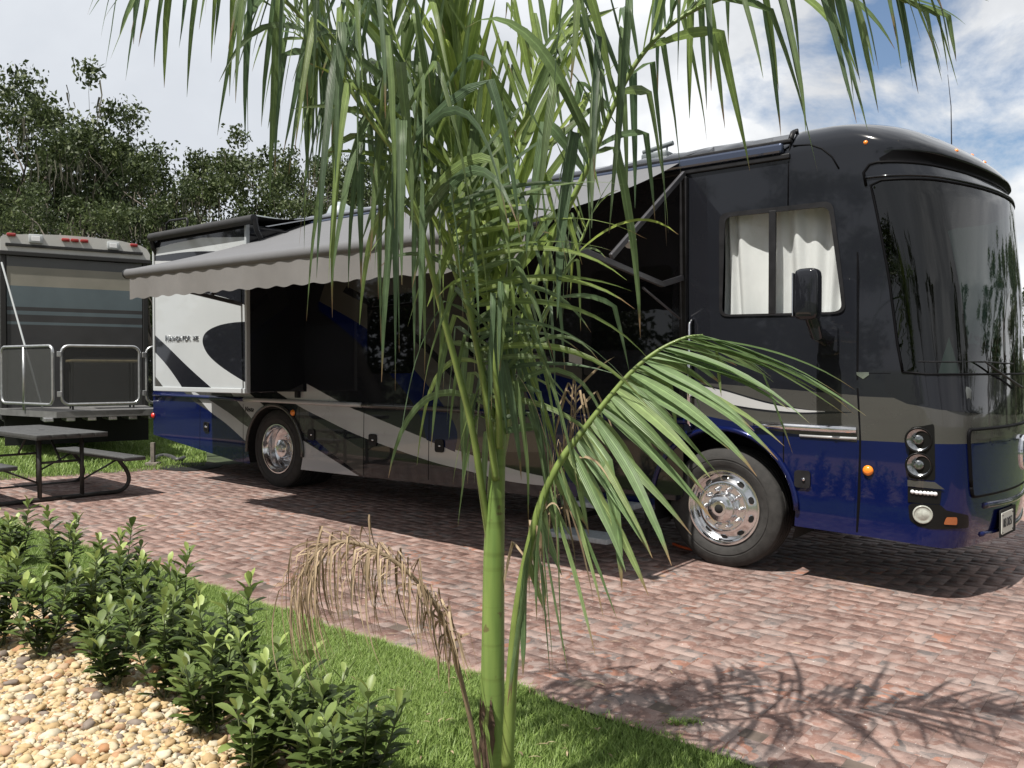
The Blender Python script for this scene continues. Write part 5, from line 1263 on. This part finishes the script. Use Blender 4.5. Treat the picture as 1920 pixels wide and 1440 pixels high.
# trees ahead of the coach, mirrored in its windshield, and behind the camera
for i, (x, y, k, rz, s, lb_) in enumerate(((17, 17, 1, 0, .62, 'oak ahead of the coach, nearest its windshield'), (23, 17, 2, 1.2, .7, 'oak ahead of the coach, second along'), (21, 25, 3, 2.4, .85, 'slender oak ahead of the coach'), (19, 11, 0, 2.2, .6, 'oak to the right of the coach nose, nearest'), (20, 5, 1, 4.2, .62, 'oak right of the photographer, middle of three'), (19, -2, 3, .7, .75, 'slim oak right of the photographer'), (27, 24, 0, .4, .8, 'wide oak ahead of the coach'), (33, 30, 2, 2.0, .9, 'farthest oak ahead of the coach'),
                                          (-22, 13, 2, .7, .95, 'small oak beyond the left edge, nearest the trailer'), (-21, 7.5, 1, 2.7, .9, 'small oak beyond the left edge, second along'), (-21, 1, 0, 2, .8, 'small oak beyond the left edge, third along'), (-21, -5, 3, 5, .8, 'small oak beyond the left edge, fourth along'), (-16, -11, 2, 3, .7, 'oak behind the photographer on the left'), (-24, 4, 0, 2, 1.0, 'oak beyond the left edge of the site'), (-30, -14, 1, 1, 1.2, 'tall oak behind the photographer on the far left'), (-8, -22, 0, .5, 1.0, 'oak straight behind the photographer'), (6, -24, 2, 4.5, 1.0, 'oak behind the photographer on the right'))):
    e_ = copy_thing(TR[k]); place(e_, x, y, rz, s, s, lb_, 'oak tree', 'oaks standing round the campsite')
# dark understorey along the back of the lawn
M_bush = leafmat('understorey_leaf', [(0, (.022, .032, .013)), (.6, (.05, .07, .027)), (1, (.11, .13, .05))], trans=.2, rough=.6)
cl = []; rad = []
for i in range(150):
    x = random.uniform(-26, 4); y = 23 + random.uniform(0, 7) + .1 * abs(x); cl.append((x, y, random.uniform(.3, 2.9))); rad.append(random.uniform(.6, 1.3))
for i in range(60):
    x = random.uniform(14, 44); y = 30 + random.uniform(0, 8); cl.append((x, y, random.uniform(.2, 2.2))); rad.append(random.uniform(.8, 1.5))
for i in range(90): cl.append((random.uniform(-25, -20.5), random.uniform(-12, 22), random.uniform(.3, 4.2))); rad.append(random.uniform(.8, 1.5))
for i in range(40): cl.append((random.uniform(21, 25), random.uniform(-4, 22), random.uniform(.3, 3.0))); rad.append(random.uniform(.8, 1.5))
V_, F_, T_ = leafcloud(cl, rad, 300, .15, 99); o = nmesh('undergrowth', V_, F_, M_bush, tint=T_); tag(o, 'dark tangled undergrowth massed below the oaks', 'undergrowth', kind='stuff')
# ------------------------------------------------------------------ young palm
M_leafA = leafmat('palm_leaflet', [(0, (.075, .125, .07)), (.4, (.12, .185, .09)), (.7, (.165, .235, .095)), (.92, (.24, .33, .08)), (1, (.30, .38, .08))], trans=.45, rough=.42, rib=True, brown=(.93, .985, (.26, .17, .09)), spec=.5)
M_leafD = leafmat('dry_leaflet', [(0, (.17, .125, .080)), (.5, (.32, .24, .155)), (1, (.48, .38, .26))], trans=.15, rough=.85, spec=.15)
M_leafL = leafmat('pale_leaflet', [(0, (.15, .235, .10)), (.5, (.21, .31, .135)), (1, (.29, .37, .14))], trans=.34, rough=.42, rib=True, brown=(.86, .96, (.30, .20, .11)), spec=.4)
M_rachis = mat('frond_stem', (.16, .22, .055), .45, nscale=12, namp=.25, coat=.2)
M_rachD = mat('dry_stem', (.20, .15, .095), .8, nscale=14, namp=.3)
M_trunk = bpy.data.materials.new('crownshaft'); M_trunk.use_nodes = True; t = M_trunk.node_tree; b = t.nodes['Principled BSDF']
tcn = t.nodes.new('ShaderNodeTexCoord'); mpn = t.nodes.new('ShaderNodeMapping'); mpn.inputs['Scale'].default_value = (14, 14, 1.2); t.links.new(tcn.outputs['Object'], mpn.inputs[0])
n_ = t.nodes.new('ShaderNodeTexNoise'); n_.inputs['Scale'].default_value = 2; n_.inputs['Detail'].default_value = 5; t.links.new(mpn.outputs[0], n_.inputs[0])
r_ = t.nodes.new('ShaderNodeValToRGB'); e_ = r_.color_ramp.elements; e_[0].position = .3; e_[0].color = (.11, .185, .045, 1); e_[1].position = .7; e_[1].color = (.20, .285, .075, 1); t.links.new(n_.outputs[0], r_.inputs[0])
n2_ = t.nodes.new('ShaderNodeTexNoise'); n2_.inputs['Scale'].default_value = 22; n2_.inputs['Detail'].default_value = 3; t.links.new(tcn.outputs['Object'], n2_.inputs[0])
r2_ = t.nodes.new('ShaderNodeValToRGB'); e_ = r2_.color_ramp.elements; e_[0].position = .655; e_[0].color = (0, 0, 0, 1); e_[1].position = .70; e_[1].color = (.7, .7, .7, 1); t.links.new(n2_.outputs[0], r2_.inputs[0])
m_ = t.nodes.new('ShaderNodeMix'); m_.data_type = 'RGBA'; t.links.new(r2_.outputs[0], m_.inputs['Factor']); t.links.new(r_.outputs[0], m_.inputs['A']); m_.inputs['B'].default_value = (.10, .06, .035, 1)
mp3 = t.nodes.new('ShaderNodeMapping'); mp3.inputs['Scale'].default_value = (1.2, 1.2, 26); t.links.new(tcn.outputs['Object'], mp3.inputs[0]); n3_ = t.nodes.new('ShaderNodeTexNoise'); n3_.inputs['Scale'].default_value = 1.0; n3_.inputs['Detail'].default_value = 2; t.links.new(mp3.outputs[0], n3_.inputs[0])
r3_ = t.nodes.new('ShaderNodeValToRGB'); e_ = r3_.color_ramp.elements; e_[0].position = .34; e_[0].color = (.70, .66, .60, 1); e_[1].position = .46; e_[1].color = (1, 1, 1, 1); t.links.new(n3_.outputs[0], r3_.inputs[0])
m3_ = t.nodes.new('ShaderNodeMix'); m3_.data_type = 'RGBA'; m3_.blend_type = 'MULTIPLY'; m3_.inputs['Factor'].default_value = .7; t.links.new(m_.outputs['Result'], m3_.inputs['A']); t.links.new(r3_.outputs[0], m3_.inputs['B'])
t.links.new(m3_.outputs['Result'], b.inputs['Base Color']); b.inputs['Roughness'].default_value = .42; b.inputs['Coat Weight'].default_value = .15
PY = 3.0
base_ = grd(927, 1545)
palm = empty('young_palm', (0, 0, 0), 0, 'young feather-leaved palm in the foreground lawn with one dead brown frond', 'palm')
base_ = Vector(at(924, 1440, PY)); base_.z = gz(base_.x, PY) - .03
palm.location = base_
def rel(p): return Vector(p) - base_
tk = [(922, 1440, 23), (923, 1350, 22.5), (924, 1250, 22), (925, 1150, 21), (926, 1050, 20), (928, 980, 18.5), (931, 900, 16), (936, 820, 13), (942, 740, 10), (948, 660, 7), (952, 600, 5)]
P_ = [rel((base_.x, PY, base_.z - .02)), rel((base_.x, PY, base_.z + .10))]; rr = [.075, .055]
for u, v, w_ in tk: P_.append(rel(at(u, v, PY))); rr.append(w_ / F * PY)
Ps = spline(P_, 60); rs = [float(np.interp(i / 60 * (len(rr) - 1), range(len(rr)), rr)) for i in range(61)]
mb = MB(); mb.tube(Ps, rs, 24); mb.build('trunk', M_trunk, palm, smooth=True)
G = Vector((0, 0, -1))
def frond(name, path, n_leaf, t0, L0, prof_, ang=(55, 30), droop=1.0, kink=.35, wid=.034, mats=(M_leafA, M_rachis), stem_r=(.014, .003), seed=1, tint=(.1, .9), up=Vector((0, 0, 1)), lift=.25, sides=(-1, 1), label=None, swirl=.25, stiff=.0, bias=Vector((0, 0, 0)), curl=0.0, tw=.5, skip=.04, yellow=0, sside=(1, 1), tipstiff=.55, kpos=(.06, .42), drift=Vector((0, 0, 0)), bias2=None):
    rd = random.Random(seed); e = empty(name); e.parent = palm
    if label: e['label'] = label
    K = 80; R_ = spline([rel(p) for p in path], K)
    mb = MB(); mb.tube(R_, [stem_r[0] + (stem_r[1] - stem_r[0]) * (i / K) for i in range(K + 1)], 8); mb.build('stem', mats[1], e, smooth=True)
    V_ = []; F_ = []; T_ = []
    for i in range(n_leaf):
        for s_ in sides:
            if rd.random() < skip: continue
            t_ = t0 + (1 - t0) * (i + rd.uniform(-.35, .35) + .5) / n_leaf; t_ = min(.995, max(t0, t_)); q = t_ * K; k = min(K - 1, int(q)); p = R_[k].lerp(R_[k + 1], q - k)
            tg = (R_[min(K, k + 2)] - R_[max(0, k - 1)]).normalized()
            sidev = tg.cross(up)
            if sidev.length < .1: sidev = tg.cross(Vector((.3, 1, 0)))
            sidev.normalize(); nr = sidev.cross(tg).normalized()
            f_ = (t_ - t0) / (1 - t0); a = R(ang[0] + (ang[1] - ang[0]) * f_ + rd.gauss(0, 7))
            d = tg * math.cos(a) + sidev * s_ * math.sin(a) * (1 + rd.gauss(0, .1)) + nr * (lift + rd.gauss(0, swirl)) + (bias if bias2 is None else bias.lerp(bias2, f_)); d.normalize()
            Ln = L0 * float(np.interp(f_, [0, .12, .35, .7, 1], prof_)) * rd.uniform(.82, 1.15) * sside[0 if s_ < 0 else 1]
            W_ = wid * rd.uniform(.75, 1.15) * (1 - .35 * f_)
            bn = nr.copy(); wv = d.cross(bn).normalized(); n = 11; o = len(V_); ti = tint[0] + (tint[1] - tint[0]) * rd.random()
            if rd.random() < yellow: ti = 1.0
            kk = rd.uniform(*kpos) if rd.random() < kink else 9; dr = droop * rd.uniform(.7, 1.35) * (1 - tipstiff * f_); twist = rd.gauss(0, tw)
            tipb = rd.uniform(.90, 1.08); q_ = p - d * .004; kd = False
            for j in range(n + 1):
                x = j / n
                wj = W_ * (float(np.interp(x, [0, .06, .25, .5, .8, .93, 1], [.35, .65, 1, .92, .50, .20, .03]))) / 2
                fold = .28 * wj
                bn_ = d.cross(wv).normalized() * -1
                V_ += [tuple(q_ - wv * wj + bn_ * fold), tuple(q_), tuple(q_ + wv * wj + bn_ * fold)]; T_ += [(ti, min(1, x * tipb), 1), (ti, min(1, x * tipb), 0), (ti, min(1, x * tipb), 1)]
                st_ = Ln / n; q_ = q_ + d * st_
                g_ = dr * st_ * 2.6 * (1 - stiff) * (1 - abs(d.dot(G)) ** 2 * .5)
                d = (d + G * g_ * (0.35 + 1.3 * x) + Vector((rd.gauss(0, .02), rd.gauss(0, .02), 0)) + wv * curl * st_ + drift * st_ * x)
                if x > kk and not kd: d = d.normalized() * rd.uniform(.5, 1) + G * rd.uniform(1.2, 3.0); kd = True
                if x > .86: d = d + Vector((rd.gauss(0, .10), rd.gauss(0, .10), rd.gauss(0, .05)))
                d.normalize(); wv = (wv - d * wv.dot(d))
                if wv.length < .05: wv = d.cross(Vector((.2, 1, .1)))
                wv.normalize(); c_, s2 = math.cos(twist / n), math.sin(twist / n); wv = (wv * c_ + d.cross(wv) * s2).normalized()
            for j in range(n):
                for k2 in range(2): a_ = o + j * 3 + k2; F_.append((a_, a_ + 1, a_ + 4, a_ + 3))
    nmesh('leaflets', V_, F_, mats[0], e, tint=np.array(T_), smooth=True); return e
def PP(*a): return [at(u, v, PY + dy) for u, v, dy in a]
# A: big frond leaning left and forward, tip off the top of the frame
frond('frond', PP((918, 1020, 0), (906, 937, -.02), (887, 812, -.08), (856, 687, -.12), (831, 594, -.15), (808, 500, -.18), (782, 400, -.2), (748, 300, -.22), (695, 225, -.24), (640, 140, -.26), (590, 60, -.28), (520, -10, -.3), (440, -50, -.3), (350, -62, -.3), (270, -50, -.3)),
      48, .40, .98, [.8, 1.05, 1, .66, .32], ang=(58, 32), droop=1.8, kink=.9, wid=.033, seed=3, tint=(.10, .85), stem_r=(.013, .005), lift=.45, swirl=.35, label='large drooping frond arching to the left', tw=.9)
# B: erect young fronds in the middle
frond('frond', PP((940, 800, .02), (925, 640, .03), (905, 480, .05), (885, 320, .06), (862, 150, .06), (846, 60, .05), (838, 0, .05)), 32, .22, .50, [.7, 1, 1, .8, .5], ang=(20, 14), droop=.15, kink=.18, wid=.038, seed=8, tint=(.8, 1.0), up=Vector((.3, -1, .2)), lift=.12, swirl=.12, label='tall upright bright green frond', kpos=(.4, .8))
frond('frond', PP((944, 780, .05), (950, 620, .06), (958, 470, .08), (968, 330, .10), (985, 210, .15), (1010, 110, .2), (1050, 40, .25)), 28, .22, .60, [.7, 1, 1, .7, .4], ang=(28, 24), droop=.15, kink=.5, wid=.030, seed=12, tint=(.6, 1.0), up=Vector((-.3, -1, .3)), lift=.15, swirl=.3, label='upright inner frond', kpos=(.3, .75))
frond('frond', PP((944, 780, .02), (935, 640, .0), (915, 520, .0), (880, 400, -.02), (838, 300, -.03), (790, 200, -.04), (752, 100, -.05), (730, 30, -.05), (714, -20, -.05)), 24, .3, .54, [.7, 1, 1, .8, .5], ang=(35, 25), droop=.6, kink=.5, wid=.034, seed=15, tint=(.5, 1.0), up=Vector((.3, -1, .4)), lift=.15, swirl=.25, label='inner frond leaning left of the upright ones')
# C: big frond to the upper right
frond('frond', PP((942, 850, .02), (960, 700, .03), (990, 570, .03), (1030, 460, .0), (1075, 370, -.05), (1115, 285, -.08), (1150, 200, -.1), (1195, 115, -.12), (1260, 45, -.14), (1345, 0, -.15), (1445, -25, -.16), (1550, -35, -.17), (1640, -25, -.18), (1700, 5, -.18)),
      44, .34, .82, [.75, 1.05, 1, .8, .40], ang=(56, 24), droop=1.0, kink=.75, wid=.038, seed=21, tint=(.10, .85), stem_r=(.013, .004), lift=.45, swirl=.35, label='large frond arching to the upper right', tw=.9)
# F: farther left frond behind
frond('frond', PP((935, 860, .08), (912, 720, .10), (880, 590, .12), (835, 460, .13), (785, 350, .14), (730, 250, .15), (670, 165, .15), (610, 100, .15), (550, 60, .15)), 36, .36, .92, [.8, 1, 1, .8, .5], ang=(55, 35), droop=1.6, kink=.8, wid=.031, seed=31, tint=(.1, .9), lift=.4, swirl=.3, label='drooping frond behind the big left one')
# G: tangle of narrow leaflets sweeping down to the right across the shaft
frond('frond', PP((930, 900, -.03), (910, 740, -.08), (888, 620, -.12), (866, 520, -.16), (845, 440, -.20), (830, 380, -.24)), 18, .18, .66, [.7, 1, 1, .9, .8], ang=(55, 35), droop=.9, kink=.45, wid=.022, seed=41, tint=(.2, .95), bias=Vector((.85, 0, -.45)), label='narrow leaflets sweeping down to the right across the shaft', kpos=(.1, .6), tw=1.2)
frond('frond', PP((940, 860, .08), (965, 740, .14), (1000, 640, .15), (1035, 560, .16), (1065, 500, .17), (1090, 450, .18), (1110, 400, .18)), 15, .2, .58, [.7, 1, 1, .8, .5], ang=(50, 35), droop=1.6, kink=.6, wid=.024, seed=45, tint=(.2, .9), yellow=.08, label='frond hanging behind the shaft on the right', lift=.3, swirl=.35)
# hanging skirts of narrow leaflets round the shaft
frond('frond', PP((938, 840, -.06), (935, 760, -.10), (928, 690, -.12), (930, 630, -.13), (945, 590, -.14), (965, 570, -.15)), 14, .1, .55, [.8, 1, 1, .9, .6], ang=(60, 45), droop=3.0, kink=.8, wid=.022, seed=49, tint=(.1, .95), yellow=.12, label='skirt of narrow hanging leaflets round the shaft', kpos=(.03, .2))
frond('frond', PP((936, 850, .02), (920, 760, .0), (900, 680, -.02), (890, 620, -.04), (885, 560, -.05), (880, 500, -.05)), 13, .05, .62, [.8, 1, 1, .9, .6], ang=(60, 45), droop=3.0, kink=.8, wid=.030, seed=77, tint=(.2, .9), bias=Vector((.05, 0, -.2)), label='shaded inner skirt of leaflets on the shaft', kpos=(.03, .25))
# D: pale lower frond reaching right
frond('frond', PP((951, 1440, -.10), (956, 1330, -.12), (965, 1200, -.15), (976, 1113, -.17), (992, 1030, -.19), (1016, 940, -.2), (1053, 862, -.22), (1098, 802, -.23), (1143, 745, -.24), (1187, 695, -.25), (1233, 658, -.26), (1282, 634, -.27), (1318, 628, -.28)),
      40, .32, .52, [.9, 1.0, 1.05, .95, .95], ang=(50, 14), droop=.5, kink=.10, wid=.044, mats=(M_leafL, M_rachis), seed=52, tint=(.1, .9), stem_r=(.022, .003), swirl=.16, lift=.05, bias=Vector((.05, 0, -1.9)), bias2=Vector((.25, 0, -.45)), label='pale green lower frond drooping over the front wheel', skip=.02, tw=.5, sside=(.55, 1.0), tipstiff=.1)
# withered frond beside the shaft
frond('frond_stub', PP((965, 1180, -.14), (985, 1060, -.12), (1020, 960, -.1), (1050, 880, -.1), (1075, 800, -.1), (1080, 720, -.1)), 22, .2, .40, [.7, 1, 1, .8, .5], ang=(50, 35), droop=2.6, kink=.9, wid=.012, mats=(M_leafD, M_rachD), seed=57, tint=(.1, .9), stem_r=(.005, .003), label='thin withered frond beside the shaft', kpos=(.03, .2))
# E: dead frond, brown and curled
frond('dead_frond', PP((896, 1440, -.12), (884, 1360, -.14), (868, 1290, -.16), (852, 1225, -.18), (830, 1160, -.2), (795, 1105, -.22), (752, 1062, -.24), (700, 1030, -.25), (650, 1016, -.26), (612, 1022, -.27), (586, 1046, -.28), (572, 1078, -.28)),
      92, .28, .36, [.5, .7, .95, 1.15, 1.0], ang=(55, 50), droop=3.2, kink=1.0, wid=.0075, mats=(M_leafD, M_rachD), seed=61, tint=(.0, .95), stem_r=(.0085, .0065), lift=.1, swirl=.35, tw=2.5, curl=.3, label='dead curled brown frond hanging to the left', kpos=(.02, .30), drift=Vector((5.0, 0, 1.2)), tipstiff=0, bias=Vector((.1, 0, -.1)))
# dry sheath scraps round the foot
mb = MB(); rd = random.Random(4)
for i in range(14):
    a = rd.uniform(3.2, 6.2); u = 922 + 23 * math.cos(a); v0 = rd.uniform(1300, 1435); c = at(u, v0, PY - .046 * abs(math.sin(a))); p = rel(c)
    w_ = rd.uniform(.008, .018); h = rd.uniform(.06, .19); dx = rd.uniform(-.02, .02)
    mb.add([p + Vector((-w_ * .1, 0, 0)), p + Vector((w_ * .15, 0, 0)), p + Vector((w_ * .8, -.006, -h * .5)), p + Vector((w_ * .5 + dx * .4, -.008, -h)), p + Vector((-w_ * .5, -.006, -h * .55))], [(0, 1, 2, 3, 4)])
mb.build('dry_sheath', mat('dry_sheath', (.10, .065, .045), .85, nscale=30, namp=.5), palm)
# ------------------------------------------------------------------ young shrubs along the stone bed
M_shr = leafmat('shrub_leaf', [(0, (.055, .085, .025)), (.45, (.105, .150, .042)), (.75, (.18, .24, .07)), (1, (.32, .40, .12))], trans=.28, rough=.45, spec=.4)
M_stem = mat('shrub_stem', (.10, .12, .05), .7, nscale=20, namp=.3)
def leafmesh(V_, F_, T_, p, d, up, L_, W_, ti, rd):
    sd = d.cross(up)
    if sd.length < .05: sd = d.cross(Vector((1, .2, 0)))
    sd.normalize(); nn = sd.cross(d).normalized(); n = 6; o = len(V_); q = p.copy(); dd = d.copy(); bend = rd.uniform(-.1, .75); cup = rd.uniform(.15, .5)
    for j in range(n + 1):
        x = j / n; w_ = W_ / 2 * float(np.interp(x, [0, .12, .35, .62, .85, 1], [.08, .28, .72, 1.0, .72, .06]))
        V_ += [tuple(q - sd * w_ + nn * w_ * cup), tuple(q), tuple(q + sd * w_ + nn * w_ * cup)]; T_ += [(ti, x, 0)] * 3
        q = q + dd * L_ / n; dd = (dd - nn * bend / n).normalized(); nn = sd.cross(dd).normalized()
    for j in range(n):
        for k in range(2): a = o + j * 3 + k; F_.append((a, a + 1, a + 4, a + 3))
def shrub(p, H, seed, label, spread=.12, ns=6):
    rd = random.Random(seed); e = empty('shrub', p, 0, label, 'shrub', 'young broad-leaved shrubs in a row'); V_ = []; F_ = []; T_ = []; sm = MB()
    for s_ in range(ns):
        az = rd.uniform(0, 6.28); r_ = spread * rd.uniform(.3, 1.2); h = H * (1 if s_ == 0 else rd.uniform(.5, .92))
        b0 = Vector((rd.gauss(0, .02), rd.gauss(0, .02), -.03)); tp_ = Vector((r_ * math.cos(az), r_ * math.sin(az), h)); mid = Vector((tp_.x * .65, tp_.y * .65, h * .45)); P_ = spline([b0, mid, tp_], 14)
        sm.tube(P_, [.005 - .0028 * i / 14 for i in range(15)], 5)
        nl = int(h / .0145); ph = rd.uniform(0, 6.28)
        for i in range(nl):
            t_ = .16 + .84 * i / nl; q = P_[min(14, int(t_ * 14))].lerp(P_[min(14, int(t_ * 14) + 1)], t_ * 14 % 1); ph += 2.4 + rd.gauss(0, .25)
            el = rd.uniform(.2, .75) + .75 * max(0, t_ - .78) / .22; d = Vector((math.cos(ph) * math.cos(el), math.sin(ph) * math.cos(el), math.sin(el)))
            L_ = .102 * rd.uniform(.75, 1.2) * (1 - .35 * max(0, t_ - .85) / .15); W_ = L_ * rd.uniform(.36, .48)
            ti = min(1, max(0, rd.gauss(.35, .18) + (.55 if t_ > .93 else 0) + (.12 if t_ > .8 else 0)))
            leafmesh(V_, F_, T_, q, d, Vector((0, 0, 1)), L_, W_, ti, rd)
    sm.build('stem', M_stem, e, smooth=True); nmesh('foliage', V_, F_, M_shr, e, tint=np.array(T_), smooth=True); return e
SH = [  # base pixel, height, label
    (28, 1060, .42, 'shrub at the far left end of the row, farthest from the camera'),
    (112, 1098, .46, 'shrub whose tip overlaps the brick pavers near the picnic table'),
    (215, 1128, .44, 'slender-topped shrub standing clear against the bricks'),
    (4, 1212, .46, 'shrub at the left picture edge above the stones'),
    (84, 1228, .45, 'shrub just right of the one at the left picture edge'),
    (170, 1212, .44, 'bushy shrub in the middle of the left clump'),
    (262, 1215, .50, 'tall shrub with pale tips left of the lone spire'),
    (335, 1245, .50, 'shrub leaning over the lawn below the brick edge'),
    (215, 1286, .40, 'low shrub spilling onto the buff stones'),
    (318, 1308, .40, 'dark shrub rooted at the front of the stones'),
    (440, 1322, .52, 'tallest spire of a shrub against open lawn'),
    (395, 1375, .38, 'shrub with shaded leaves in front of the tallest spire'),
    (505, 1392, .38, 'shrub right of the front stone patch'),
    (478, 1455, .34, 'shrub cut by the bottom picture edge, left'),
    (575, 1430, .38, 'broad shrub near the bottom edge, second from the right end'),
    (668, 1490, .36, 'rightmost shrub of the row, nearest the palm trunk'),
    (610, 1500, .28, 'small shrub at the bottom edge left of the rightmost one')]
for i, (u, v, h, lb_) in enumerate(SH):
    shrub(grd(u, v), h * 1.16, 100 + i, lb_, spread=.15, ns=7)
# ------------------------------------------------------------------ leaf litter: dry slivers on lawn and pavers
rd = random.Random(5); V_ = []; F_ = []; T_ = []
for i in range(70):
    u = rd.uniform(500, 1700); v = rd.uniform(1090, 1430); q = grd(u, v)
    if rd.random() < .45: q = grd(rd.uniform(620, 1150), rd.uniform(1250, 1430))
    a = rd.uniform(0, 3.14); L_ = rd.uniform(.02, .07); w_ = rd.uniform(.002, .006); o = len(V_); dx, dy = math.cos(a), math.sin(a); ti = rd.random()
    _x, _y = tobus(q); z0 = q.z + (.004 if _y > y_edge(_x) else .012)
    for j in range(4):
        x = j / 3 - .5; h = .006 * (1 - 4 * x * x) + .002; ww = w_ * (1 - abs(2 * x)) + .0008
        V_ += [(q.x + dx * L_ * x - dy * ww, q.y + dy * L_ * x + dx * ww, z0 + h), (q.x + dx * L_ * x + dy * ww, q.y + dy * L_ * x - dx * ww, z0 + h)]; T_ += [(ti, .5, 0)] * 2
    for j in range(3): F_.append((o + 2 * j, o + 2 * j + 1, o + 2 * j + 3, o + 2 * j + 2))
o = nmesh('leaf_litter', V_, F_, M_leafD, tint=np.array(T_)); tag(o, 'scattered dry leaf slivers on the pavers and lawn', 'leaf litter', kind='stuff')
